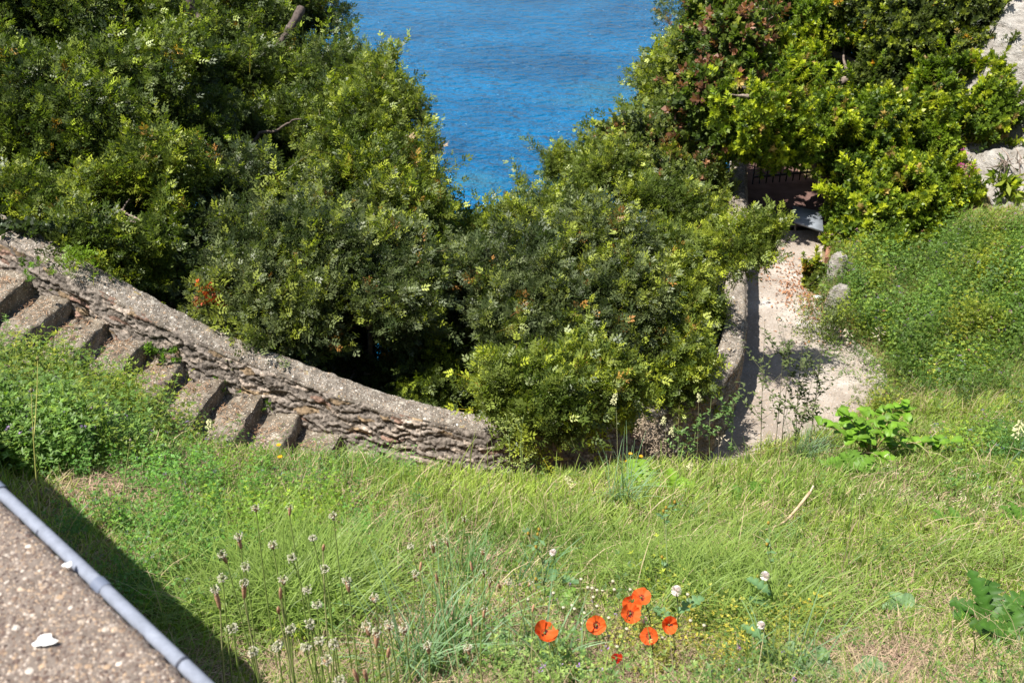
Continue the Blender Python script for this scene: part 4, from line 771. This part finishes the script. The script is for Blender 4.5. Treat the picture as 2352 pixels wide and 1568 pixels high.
# ------------------------------------------------------------------ plantain
z2 = [(795, 245, 1), (1055, 255, 2), (1380, 305, 1), (670, 480, 3), (550, 610, 3), (925, 525, 1), (1225, 465, 0), (1065, 610, 0), (1310, 540, 4), (720, 680, 0), (545, 765, 0), (500, 900, 5), (1320, 695, 0), (710, 840, 5), (1005, 790, 1), (985, 880, 4), (1185, 850, 0), (1490, 810, 3), (1260, 965, 0), (970, 1010, 4), (1690, 925, 1), (620, 1140, 0), (1200, 1110, 0), (1640, 1150, 3), (1710, 1200, 3), (1805, 1130, 1), (1915, 1150, 1), (1060, 1150, 0), (780, 1320, 0), (960, 1280, 0), (1180, 1280, 0), (1275, 1235, 0), (1385, 1260, 0), (1330, 1390, 1), (1800, 1330, 4), (1550, 1500, 4), (1625, 1500, 4), (1430, 1540, 0)]
z3 = [(240, 510, 3), (335, 480, 2), (465, 320, 2), (600, 550, 2), (110, 720, 3), (150, 650, 4), (515, 650, 4), (605, 710, 2), (650, 770, 2), (720, 800, 4), (785, 770, 1), (940, 780, 2), (515, 1040, 4), (610, 980, 2), (965, 955, 4), (200, 1240, 3), (495, 1250, 3), (75, 510, 0), (265, 735, 4)]
PLA = [((600+x/1.887)*.5742, (1900+y/1.887)*.5742, k, 0) for x, y, k in z2]+[((1600+x/1.809)*.5742, (1900+y/1.809)*.5742, k, 1) for x, y, k in z3]
PLA.sort()
ordn = ['leftmost', 'second', 'third', 'fourth', 'fifth', 'sixth', 'seventh', 'eighth', 'ninth', 'tenth', 'eleventh', 'twelfth', 'thirteenth', 'fourteenth', 'fifteenth', 'sixteenth', 'seventeenth', 'eighteenth', 'nineteenth', 'twentieth']
ks = {}
kindn = {0: 'round white plantain flower head', 1: 'short brown plantain spike ringed white', 2: 'slim tan plantain spike with pale tip', 3: 'long brown plantain spike ringed white', 4: 'bare tan plantain spike', 5: 'longest brown plantain spike with white crown'}
cnt = {}
for i, (u, v, k, g) in enumerate(PLA):
    d = (2.35-(v-1180)/390*.72) if g == 0 else (3.1-(v-1110)/460*1.15); top = W(u, v, d); base = stemline(top, .045, 200+i); cnt[k] = cnt.get(k, 0)+1; nth = cnt[k]-1
    root = empty('plantain', base); tag(root, (kindn[k]+', '+(ordn[nth] if nth == 0 else ordn[nth]+' from the left')+' of its form') if nth < 20 else kindn[k]+' among the right hand plantains', 'plantain', 'plantain stalks in the foreground')
    hl = {0: .011, 1: .018, 2: .026, 3: .034, 4: .028, 5: .05}[k]*rng.uniform(.85, 1.4); r0 = {0: .0042, 1: .0048, 2: .0036, 3: .0047, 4: .0034, 5: .0047}[k]
    ax = nrm((top-base+rng.normal(0, .06, 3))[None])[0]; bot = top-ax*hl*.6
    V, F = tube(bez(base, (base+bot)/2+rng.normal(0, .012, 3), bot, 14), np.linspace(.0022, .0014, 14), 6); mb = MB(); mb.add(V, F, np.array([.27, .36, .09]) if k < 4 else np.array([.42, .42, .18])); mb.build('stem', M['stem'], root, True, base)
    n, m = 30, 12; t = np.linspace(0, 1, n); rr = r0*np.sqrt(np.clip(1-(2*t-1)**2*.97, .02, 1))*np.where(t > .8, .85, 1); T_, A_ = np.meshgrid(t, np.arange(m)*2*PI/m, indexing='ij'); R_ = rr[:, None]*(1+.22*np.sin(T_*hl*1800)*np.cos(A_*6+T_*40))
    Lc = np.stack([R_*np.cos(A_), R_*np.sin(A_), T_*hl], -1).reshape(-1, 3); Fm = frames(ax[None], np.array([0.]))[0]; V = Lc@Fm.T+bot; F = gridF(n, m, True); fr_ = (F[:, 0]//m)/n
    C = np.where(fr_[:, None] > (.72 if k in (1, 3, 5, 2) else (.25 if k == 0 else 2)), np.array([[.22, .24, .11]]), np.array([[.60, .36, .22]]) if k != 0 else np.array([[.42, .36, .16]]))*rng.uniform(.7, 1.3, (len(F), 1)); mb = MB(); mb.add(V, F, C); hd_ = mb.build('flower_head', M['dry'], root, False, base)
    if k != 4:
        mb = MB(); na = {0: 52, 1: 40, 2: 12, 3: 46, 5: 50}[k]; z0 = {0: .3, 1: .62, 2: .8, 3: .72, 5: .8}[k]*hl
        V0, F0 = lathe([(.0003, -.0014), (.0017, 0), (.0003, .0014)], 5)
        for j in range(na):
            a = rng.uniform(0, 6.28); rd = r0+rng.uniform(.001, .0052)*(1.1 if k == 0 else 1); q = np.array([math.cos(a)*rd, math.sin(a)*rd, z0+rng.normal(0, .0036)]); q = q@Fm.T+bot; mb.add(V0+q, F0, np.array([.80, .77, .60])*rng.uniform(.85, 1.1))
        mb.build('anthers', M['dry'], hd_, False, base)
# ------------------------------------------------------------------ dandelion-like seed heads and tall stalks
def seedhead(u, v, d, r, lab, leafy=True):
    top = W(u, v, d); base = stemline(top, .08, int(u)); root = empty('seed_head_plant', base); tag(root, lab, 'wildflower', 'white fluffy seed heads on stalks'); mb = MB(); P = bez(base, (base+top)/2+[.01, 0, .02], top, 12); V, F = tube(P, .0022, 6); mb.add(V, F, (.12, .2, .07)); mb.build('stem', M['stem'], root, True, base)
    mb = MB(); dd_ = nrm(rng.normal(size=(160, 3))+[0, 0, .35]); 
    for q in dd_:
        s = nrm(np.cross(q, [0.3, .5, .8])[None])[0]*.0009; mb.add([top-s, top+s, top+q*r*1.0+s*2.2, top+q*r-s*2.2], [(0, 1, 2, 3)], (.85, .85, .84))
    mb.build('fluff', M['petal'], root, False, base); mb = MB(); V, F = lathe([(.0004, -.01), (.004, -.007), (.004, -.001), (.001, .001)], 8); mb.add(V+top, F, (.3, .28, .16)); mb.build('calyx', M['stem'], root, True, base)
    if leafy:
        for k in range(2): q = P[3+k*3]; V, F, C = leaf(q, .09, .022, rng.uniform(0, 6.28), .6, 5, (.13, .24, .1)); mb = MB(); mb.add(V, F, C); mb.build('leaf', M['soft'], root, True, base)
def leaf(base, l, w, az, el, lobes, col, n=15, droop=.5, heart=False):
    """broad leaf: lobed blade along a drooping midrib"""
    t = np.linspace(0, 1, n); e = el-droop*t*1.2; s = l/(n-1); hx_ = np.r_[0, np.cumsum(np.cos(e[1:])*s)]; hz_ = np.r_[0, np.cumsum(np.sin(e[1:])*s)]; d = np.array([math.cos(az), math.sin(az), 0]); sd_ = np.array([-math.sin(az), math.cos(az), 0])
    if heart: ww = np.sin(np.clip((1-t)**.75, 0, 1)*PI*.93)**.8; ww = np.where(t < .08, .55, ww)
    else: ww = np.sin(np.clip(t*.93+.05, 0, 1)*PI)**.55
    if lobes: n = 34; t = np.linspace(0, 1, n); e = el-droop*t*1.2+.12*np.sin(t*lobes*PI*2); s = l/(n-1); hx_ = np.r_[0, np.cumsum(np.cos(e[1:])*s)]; hz_ = np.r_[0, np.cumsum(np.sin(e[1:])*s)]; ww = np.sin(np.clip(t*.93+.05, 0, 1)*PI)**.55*(.28+.72*np.abs(np.sin(lobes*PI*t+.4))**.7)*rng.uniform(.8, 1.15, n)
    ww = np.clip(ww, .02, 1)*w; rows = []
    for j, sx in enumerate((-1, -.5, 0, .5, 1)): rows.append(base+d*(hx_+(.0 if not lobes else .15*abs(sx)*w))[:, None]+sd_*(ww*sx)[:, None]+np.array([0, 0, 1.])*(hz_+abs(sx)*ww*.35)[:, None])
    V = np.stack(rows, 1).reshape(-1, 3); F = gridF(n, 5); k = np.tile([.92, 1.05, 1.05, .92], n-1)[:, None]; return V, F, np.array(col)*k*rng.uniform(.9, 1.1, (len(F), 1))
seedhead(1270, 1268, 3.4, .013, 'white fluffy seed head left of and above the poppies'); seedhead(1553, 1356, 2.85, .016, 'round white seed head just right of the tall poppy cluster'); seedhead(1757, 1322, 3.0, .015, 'white seed head standing alone in the right meadow'); seedhead(1748, 1435, 2.6, .011, 'small greyish seed head nearest the bottom right')
def rosette(name, label, cat, u, v, n, l, w, col, lobes=5, el=.8, heart=False, group=None, mat='leaf', spread=6.28, az0=0, pos=None):
    c = H1(u, v) if pos is None else np.asarray(pos); root = empty(name, c); tag(root, label, cat, group)
    if lobes: n = int(n*1.7); l *= .62; w *= .72; lobes += 1; mat = 'broad'
    for k in range(n):
        V, F, C = leaf(c+[rng.normal(0, .01), rng.normal(0, .01), .0], l*rng.uniform(.7, 1.1), w*rng.uniform(.8, 1.1), az0+spread*k/n+rng.uniform(-.3, .3), el*rng.uniform(.6, 1.3), lobes, np.array(col)*rng.uniform(.8, 1.2), droop=rng.uniform(.5, 1.1), heart=heart); mb = MB(); mb.add(V, F, C); mb.build('leaf', M[mat], root, True, c)
    return root
G1 = 'acanthus plants with lobed glossy leaves'
rosette('acanthus_plant', 'bright acanthus with lobed leaves below the yellow flowers at the wall', 'plant', 1470, 1120, 9, .30, .075, (.16, .28, .02), group=G1); rosette('acanthus_plant', 'smaller right part of the bright acanthus group near the wall', 'plant', 1560, 1135, 6, .24, .06, (.16, .28, .02), group=G1)
rosette('acanthus_plant', 'dark green acanthus pair, left plant, in the centre of the right meadow', 'plant', 1720, 1150, 6, .24, .055, (.09, .2, .02), group=G1); rosette('acanthus_plant', 'dark green acanthus pair, right plant, in the centre of the right meadow', 'plant', 1790, 1125, 6, .2, .05, (.09, .18, .02), group=G1)
rosette('acanthus_plant', 'low acanthus at the foot of the heart leaved plant', 'plant', 1960, 1085, 10, .34, .085, (.11, .22, .02), group=G1); rosette('acanthus_plant', 'pale young acanthus in the path side shade by the rocks', 'plant', 1912, 668, 7, .30, .07, (.17, .27, .04), group=G1)
rosette('acanthus_plant', 'large glossy acanthus at the lower right edge', 'plant', 2270, 1440, 9, .26, .055, (.045, .115, .014), group=G1); rosette('acanthus_plant', 'broad acanthus in the bottom right corner', 'plant', 2330, 1500, 8, .24, .06, (.05, .12, .014), group=G1); rosette('acanthus_plant', 'small glossy acanthus in the right meadow behind the dry oats', 'plant', 2190, 1205, 5, .18, .04, (.08, .17, .02), group=G1)
rosette('acanthus_plant', 'acanthus clump half hidden at the right edge of the meadow', 'plant', 2340, 1200, 7, .24, .055, (.08, .17, .02), group=G1); rosette('acanthus_plant', 'little acanthus in the grass left of the poppies', 'plant', 1285, 1395, 7, .15, .03, (.13, .24, .03), group=G1)
G2 = 'grey leaved weeds in the foreground'
for (u, v, n, l, lab) in [(2085, 1410, 12, .09, 'grey green weed with oval leaves on bare straw at lower right'), (1810, 1530, 14, .09, 'spreading grey leaved weed at the bottom right of centre'), (1840, 1290, 5, .06, 'small grey leaved weed in the meadow above'), (1900, 1560, 8, .09, 'green oval leaved weed at the bottom edge'), (2010, 1555, 8, .08, 'pointed leaf weed on the straw near the bottom edge'), (1180, 1500, 6, .08, 'oval leaved weed just below the leftmost poppy')]:
    rosette('oval_leaf_weed', lab, 'weed', u, v, n, l, l*.26, (.17, .27, .12), lobes=0, el=.8, group=G2, mat='soft')
# heart leaved shrub
c = H1(2000, 1050); root = empty('heart_leaf_plant', c); tag(root, 'bushy bright green plant with heart shaped leaves in the right meadow', 'plant'); stemb = MB()
for k in range(14):
    a = k*2.4; e = c+np.array([math.cos(a)*rng.uniform(.15, .58), math.sin(a)*rng.uniform(.1, .35), rng.uniform(.12, .42)])
    if k == 0: e = W(1985, 935, 8.2); 
    P = bez(c, (c+e)/2+[0, 0, .12], e, 10); V, F = tube(P, np.linspace(.006, .003, 10), 6); stemb.add(V, F, (.3, .25, .1))
    for j in range(3, 10):
        for s in range(2):
            V, F, C = leaf(P[j], .078*rng.uniform(.7, 1.2), .034*rng.uniform(.8, 1.2), rng.uniform(0, 6.28), rng.uniform(-.1, .8), 0, np.array([.13, .25, .02])*rng.uniform(.8, 1.3), n=9, droop=.7, heart=True); mb = MB(); mb.add(V, F, C); 
            mb.build('leaf', M['broad'], root, True, c)
stemb.build('stem', M['stem'], root, True, c)
# long leaf tufts
def tuft(u, v, n, hh, col, lab, wid=.006, spread=.04, g='grey green tufts of long leaves', name='grass_tuft', lean=(.05, .55), bend=(.1, .8), pos=None):
    c = H1(u, v) if pos is None else np.asarray(pos); q = c[:2]+rng.normal(0, spread, (n, 2)); P = np.c_[q, np.full(n, c[2])]; C = np.array(col)*rng.uniform(.7, 1.25, (n, 1)); V, F, C = blades(P, rng.uniform(.55, 1.05, n)*hh, np.full(n, wid), rng.uniform(0, 6.28, n), rng.uniform(*lean, n), rng.uniform(*bend, n), C, 7)
    mb = MB(); mb.add(V, F, C*1.15); o = mb.build(name, M['grass'], None, False, c); o.location = c.tolist(); tag(o, lab, 'grass tuft', g)
GG = (.18, .28, .15)
tuft(1425, 1160, 70, .42, GG, 'blue green tuft of long leaves left of the bright acanthus'); tuft(1850, 1050, 80, .36, (.15, .23, .13), 'grey green tuft just left of the heart leaved plant'); tuft(1790, 1568, 46, .26, GG, 'grey green tuft at the bottom edge right of the poppies', .0055)
tuft(960, 1568, 110, .36, GG, 'large grey green tuft at the bottom edge left of the poppies', .005); tuft(1050, 1500, 90, .38, (.17, .28, .11), 'long leaved tuft left of the leftmost poppy', .005); tuft(1290, 1568, 30, .28, GG, 'tuft with broad leaves below the leftmost poppy', .008)
tuft(600, 1010, 60, .32, (.11, .2, .07), 'dense grass tuft at the foot of the last step'); tuft(815, 1060, 50, .26, (.12, .23, .04), 'green grass tuft below the wall left of centre'); tuft(1080, 1330, 60, .22, (.12, .22, .08), 'bluish grass tuft in the middle of the meadow', .004)
tuft(1720, 1085, 8, .30, (.28, .36, .16), 'pale broad iris like leaves near the wall end', .03, .015, lean=(.05, .4), bend=(0, .2)); tuft(2110, 740, 12, .32, (.14, .25, .06), 'broad upright leaves in the bank thicket', .03, .03, lean=(.05, .5), bend=(0, .3))
tuft(1230, 1350, 30, .24, (.1, .2, .09), 'loose bluish tuft above the poppies', .005); tuft(2345, 1090, 8, .5, (.13, .22, .13), 'few long blue green leaves at the right edge', .008, lean=(.2, .5), bend=(0, .3))
# dry panicles, oats, foxtails
def panicle(u, v, d, h, n, lab, col, name, cat, group, lean=.15, wide=.35, sz=.006, spikl=3.0):
    top = W(u, v, d); base = stemline(top, .06, int(u*3+v)); root = empty(name, base); tag(root, lab, cat, group); dr_ = nrm(np.array([[rng.normal(0, lean), rng.normal(0, lean), 1.0]]))[0]; a = top-dr_*h*.5; b = top+dr_*h*.5
    V, F = tube(bez(base, (base+a)/2+[.01, 0, .02], b, 14), np.linspace(.0018, .0007, 14), 5); mb = MB(); mb.add(V, F, np.array(col)*.8); mb.build('stem', M['stem'], root, True, base); mb = MB()
    for k in range(n):
        t = rng.random(); q = a+(b-a)*t; o = nrm(np.array([[rng.normal(), rng.normal(), .6]]))[0]*h*wide*(1-t*.8)*rng.uniform(.3, 1); e = q+o; mb.add([q, q+[.0006, 0, 0], e+[.0005, 0, 0], e], [(0, 1, 2, 3)], np.array(col)*.8)
        dd_ = nrm((o+[0, 0, -.3*h*wide])[None])[0]; mb.add(leaflet(e, dd_, np.array([0, -.6, .8]), sz*spikl*rng.uniform(.7, 1.2), sz*.7), [(0, 1, 2, 3)], np.array(col)*rng.uniform(.8, 1.3))
    mb.build('flower_head', M['dry'], root, False, base)
GP = 'dry panicle grasses beside the wall'
for i, (u, v, lab) in enumerate([(1475, 985, 'leftmost feathery dry panicle beside the shaded wall'), (1495, 1000, 'middle feathery dry panicle beside the shaded wall'), (1512, 1010, 'rightmost feathery dry panicle beside the shaded wall')]): panicle(u, v, 7.2, .32, 160, lab, (.42, .33, .24), 'panicle_grass', 'grass', GP, .25, .3, .006)
oat = [(2180, 1108), (2230, 1090), (2255, 1140), (2150, 1160), (2290, 1165), (2210, 1150), (2060, 1130), (2330, 1110), (1985, 1150), (1655, 1000+5), (2045, 1070), (1950, 775), (2020, 765), (1880, 850), (2140, 985), (2290, 960)]
for i, (u, v) in enumerate(oat):
    d = np.linalg.norm(H1(u, min(1560, v+40))); d = min(d, 9.5)*.96; panicle(u, v, d, .16, 14, 'dry cream wild oat stalk leaning in the right meadow', (.62, .54, .4), 'wild_oat', 'grass', 'dry wild oats in the right meadow', .5, .4, .0065*max(1, d/6), 3.6)
for i, (u, v, d, lab) in enumerate([(1305, 1103, 5.6, 'thick pale cocksfoot head against the grass at the wall foot'), (480, 975, 5.2, 'pale cocksfoot head in front of the lower steps'), (2340, 985, 3.4, 'pale grass head entering at the right edge'), (1543, 990, 6.6, 'fluffy pale head before the shaded wall'), (1585, 1070, 6.2, 'small pale head in front of the shaded wall foot'), (1525, 965, 6.9, 'drooping pale head above the dry panicles'), (1605, 912, 7.4, 'pale grass head over the bend of the wall'), (1412, 915, 5.6, 'green narrow head high in front of the hedge')]):
    panicle(u, v, d, .07, 60, lab, (.55, .54, .3), 'cocksfoot_grass', 'grass', 'pale cocksfoot heads', .15, .28, .008, 1.6)
# yellow flowers
def yellow(u, v, d, lab):
    top = W(u, v, d); base = stemline(top, .05, int(u)); root = empty('yellow_wildflower', base); tag(root, lab, 'wildflower', 'yellow wildflowers near the wall'); V, F = tube(bez(base, (base+top)/2, top, 8), .0018, 5); mb = MB(); mb.add(V, F, (.12, .2, .05)); mb.build('stem', M['stem'], root, True, base); mb = MB()
    for k in range(14): a = k*2*PI/14; mb.add(leaflet(top, [math.cos(a), math.sin(a), .25], np.array([0, 0, 1.]), .016, .008), [(0, 1, 2, 3)], (.85, .5, .02))
    mb.build('petals', M['petal'], root, False, base)
for (u, v, lab) in [(1440, 1060, 'lowest yellow flower of three at the shaded wall foot'), (1448, 1042, 'topmost yellow flower of three at the shaded wall foot'), (1472, 1048, 'rightmost yellow flower of three at the shaded wall foot')]: yellow(u, v, 6.6, lab)
for (u, v, d, lab) in [(1712, 1085, 6.6, 'yellow flower beside the pale iris like leaves'), (1718, 1108, 6.3, 'yellow flower in the meadow below the pale iris like leaves'), (643, 1049+0, 5.3, 'single yellow flower in the grass below the steps'), (640, 752+270, 5.6, 'yellow flower near the foot of the stairs')]: yellow(u, v, d, lab)
# tall weeds in front of the wall, leggy shrub in front of path, stalk at left
def weed(u0, v0, u1, v1, d, lab, col, nl, name='tall_weed', cat='weed', grp=None, br=4, ll=.03, wv=.02, scol=(.2, .26, .1), flw=None):
    base = W(u0, v0, d); base[2] = min(base[2], float(G(base[0], base[1]))); top = W(u1, v1, d*.99); root = empty(name, base); tag(root, lab, cat, grp); sb = MB(); lb = MB(); fb = MB()
    P = bez(base, (base+top)/2+rng.normal(0, wv, 3), top, 16); V, F = tube(P, np.linspace(.0035, .0012, 16), 6); sb.add(V, F, scol); lines = [P]; H_ = np.linalg.norm(top-base)
    for k in range(br): j = rng.integers(4, 14); e = P[j]+[rng.normal(0, .12)*H_, rng.normal(0, .08)*H_, rng.uniform(.1, .3)*H_]; Q = bez(P[j], (P[j]+e)/2+[0, 0, -.02], e, 8); V, F = tube(Q, np.linspace(.002, .001, 8), 5); sb.add(V, F, scol); lines.append(Q)
    for k in range(nl):
        Q = lines[rng.integers(0, len(lines))]; q = Q[rng.integers(2, len(Q))]; a = rng.uniform(0, 6.28); lb.add(leaflet(q, [math.cos(a), math.sin(a), rng.uniform(-.2, .7)], np.array([0, 0, 1.]), ll*rng.uniform(.6, 1.2), ll*.42), [(0, 1, 2, 3)], np.array(col)*rng.uniform(.7, 1.3))
    if flw is not None:
        V0, F0 = lathe([(.001, -.008), (.0048, -.004), (.005, .003), (.001, .008)], 7)
        for Q in lines: fb = MB(); fb.add(V0+Q[-1], F0, flw); fb.build('bud', M['dry'], root, True, base)
    sb.build('stem', M['stem'], root, True, base); lb.build('leaves', M['soft'], root, False, base)
weed(1168, 1095, 1163, 955, 6.1, 'left of two tall dock like weeds in front of the wall', (.3, .34, .1), 90, br=4, ll=.022, grp='tall pale weeds at the wall'); weed(1205, 1090, 1203, 952, 6.1, 'right of two tall dock like weeds in front of the wall', (.3, .34, .1), 90, br=4, ll=.022, grp='tall pale weeds at the wall'); weed(1130, 1095, 1128, 1010, 6.1, 'short pale weed left of the two tall ones at the wall', (.3, .34, .1), 30, br=2, ll=.02, grp='tall pale weeds at the wall')
for (u0, u1, v1, lab) in [(1770, 1757, 735, 'leftmost leggy dark budded weed in front of the path'), (1800, 1800, 790, 'low bushy dark budded weed second from the left before the path'), (1815, 1820, 750, 'tallest middle dark budded weed in front of the path'), (1850, 1842, 800, 'dark budded weed right of the tallest one'), (1880, 1893, 765, 'rightmost leggy dark budded weed in front of the path'), (1840, 1870, 850, 'short dark budded weed low on the right before the path')]: weed(u0, 925, u1, v1, 8.1, lab, (.11, .14, .05), 130, 'leggy_weed', grp='leggy weeds silhouetted on the path', br=10, ll=.05, scol=(.12, .12, .06), flw=(.1, .09, .08))
for (u, v, h_, lab) in [(1600, 1040, 75, 'leafy mint like weed at the shaded wall foot'), (1640, 1020, 110, 'upright weed with purple tips at the wall bend'), (1680, 1000, 90, 'spindly weed before the near end of the path'), (1560, 1045, 70, 'leafy green weed left of the wall bend')]: weed(u, v, u+rng.uniform(-8, 8), v-h_, 7.2, lab, (.13, .22, .06), 90, br=5, ll=.035, grp='weeds at the wall bend')
weed(30, 1110, 72, 895, 3.0, 'tall yellow green flower stalk at the left edge beside the parapet', (.3, .35, .1), 4, 'flower_stalk', br=1, ll=.015, wv=.03, scol=(.36, .36, .1), flw=(.35, .33, .12)); weed(265, 1160, 300, 1010, 4.0, 'thin nodding stalk standing over the bare straw', (.2, .25, .1), 3, 'flower_stalk', br=0, scol=(.25, .28, .1), flw=(.4, .35, .25))
weed(1540, 1400, 1530, 1165, 3.3, 'tall sow thistle with yellow buds above the poppies', (.14, .24, .11), 16, 'sow_thistle', br=3, ll=.03, flw=(.4, .28, .05), grp='sow thistles'); weed(1250, 1420, 1238, 1215, 3.2, 'sow thistle with orange buds left of the tall one', (.14, .24, .11), 16, 'sow_thistle', br=4, ll=.03, flw=(.4, .28, .05), grp='sow thistles'); weed(1770, 1400, 1765, 1200, 3.3, 'slender sow thistle right of the tall one', (.14, .24, .11), 12, 'sow_thistle', br=2, ll=.03, flw=(.4, .28, .05), grp='sow thistles')
# yellow flowered plant on the right bank, valerian, spurge on the rock
clump('broom_plant', 'small plant with yellow flowers on the right bank', 'plant', H1(2180, 815)+[0, 0, .2], LU[:2], 26, (.16, .12, .05), 1.2, (.12, .2, .04)); 
for i, (u, v) in enumerate([(2160, 800), (2175, 790), (2190, 812), (2200, 825), (2205, 800), (2185, 838), (2215, 840), (2170, 825), (2330, 775), (2355, 770), (2290, 790)]):
    q = W(u, v, np.linalg.norm(H1(u, v+12))*.97); mb = MB(); V0, F0 = lathe([(.002, -.012), (.018, 0), (.002, .012)], 7); mb.add(V0, F0, (.75, .6, .03)); o = mb.build('yellow_flower', M['petal']); o.location = q.tolist(); tag(o, 'tiny bright yellow blossom on the right bank greenery', 'flower', 'yellow blossoms on the right bank')
clump('valerian', 'red valerian with leafy stems growing at the foot of the rock', 'plant', W(2180, 400, 14.2), [sprig_rosette(88, 10, .09, .035, .12, 1.2)], 46, (.36, .2, .13), 1.2, (.12, .2, .06))
for (u, v) in [(2215, 349), (2157, 381), (2188, 381), (2200, 374), (2198, 386), (2212, 382), (2235, 384), (2258, 372), (2140, 392), (2232, 400)]:
    q = W(u, v, 14.0); mb = MB(); dd_ = nrm(rng.normal(size=(26, 3))); [mb.add(leaflet(q+e*.03, e, np.array([0, 0, 1.]), .035, .02), [(0, 1, 2, 3)], np.array([.62, .16, .4])*rng.uniform(.8, 1.2)) for e in dd_]
    o = mb.build('valerian_blossom', M['petal'], None, False, q); o.location = q.tolist(); tag(o, 'pink valerian flower cluster above the leaves near the rock', 'flower', 'pink valerian blossoms')
shrub('spurge_bush', 'leafy light green bush on the pale rock at the right edge', 'shrub', [(2305, 375, 13.6, 45, 45), (2345, 360, 13.6, 40, 45), (2290, 410, 13.4, 30, 25)], 'lime', [sprig_rosette(91, 14, .12, .04, .15, 1.3)], 110, lump=(.12, .22), seed=61, trunkr=.02, trunk=(6.9, 12.6, -5.4))
shrub('bank_shrub', 'low green weeds bush between the path and the upright rock', 'shrub', [(1868, 630, 13.0, 24, 14), (1888, 645, 12.9, 20, 12)], 'warm', TR, 190, lump=(.1, .16), seed=62, trunkr=.012); shrub('bank_shrub', 'low leafy bush below the broken stone beside the path', 'shrub', [(1912, 738, 11.9, 24, 13), (1890, 744, 11.8, 16, 9)], 'dark', LU[:2], 130, lump=(.1, .16), seed=63, trunkr=.012, size=.8)
# fallen stick
P = np.array([H1(u, v) for u, v in [(1740, 1240), (1790, 1228), (1820, 1205), (1850, 1182)]]); P[:, 2] += [.05, .07, .09, .15]; P, _ = resample(P, 16); V, F = tube(P, np.linspace(.004, .009, 16), 7); mb = MB(); mb.add(V, F, (.5, .36, .22)); V, F = tube([P[-1], P[-1]+[.02, .02, .03]], .005, 6); mb.add(V, F, (.6, .5, .38)); o = mb.build('fallen_stick', M['bark'], None, True, P[0]); o.location = P[0].tolist(); tag(o, 'pale dry broken stick lying on the right meadow', 'stick')
# ------------------------------------------------------------------ light and camera
SUN_EL, SUN_AZ = math.radians(63.2), math.radians(-113)          # azimuth from +Y towards +X
sv = np.array([math.sin(SUN_AZ)*math.cos(SUN_EL), math.cos(SUN_AZ)*math.cos(SUN_EL), math.sin(SUN_EL)])
ld = bpy.data.lights.new('sun', 'SUN'); ld.energy = 5.0; ld.angle = math.radians(.53); ld.color = (1, .955, .88); lo = bpy.data.objects.new('sun', ld); COL.objects.link(lo)
from mathutils import Vector
lo.rotation_euler = Vector((-sv).tolist()).to_track_quat('-Z', 'Y').to_euler()
w = bpy.data.worlds.new('World'); SC.world = w; w.use_nodes = True; nt = w.node_tree; bg = nt.nodes['Background']; sk = nt.nodes.new('ShaderNodeTexSky'); sk.sky_type = 'NISHITA'; sk.sun_disc = False; sk.sun_elevation = SUN_EL; sk.sun_rotation = SUN_AZ
nt.links.new(sk.outputs[0], bg.inputs[0]); bg.inputs[1].default_value = .07
cam = bpy.data.cameras.new('camera'); co = bpy.data.objects.new('camera', cam); COL.objects.link(co); cam.lens = 35; cam.sensor_width = 36; cam.clip_start = .05; cam.clip_end = 9000; co.rotation_euler = (PI/2-PITCH, 0, 0)
cam.dof.use_dof = True; cam.dof.focus_distance = 4.6; cam.dof.aperture_fstop = 9
SC.camera = co; SC.view_settings.view_transform = 'Standard'; SC.view_settings.look = 'None'; SC.view_settings.exposure = 1.0; SC.view_settings.gamma = 1
SC.cycles.max_bounces = 6; SC.cycles.transparent_max_bounces = 4; SC.cycles.diffuse_bounces = 3; SC.cycles.glossy_bounces = 2; SC.cycles.transmission_bounces = 3
SC.render.use_persistent_data = False
print('faces', sum(len(o.data.polygons) for o in bpy.data.objects if o.type == 'MESH'))
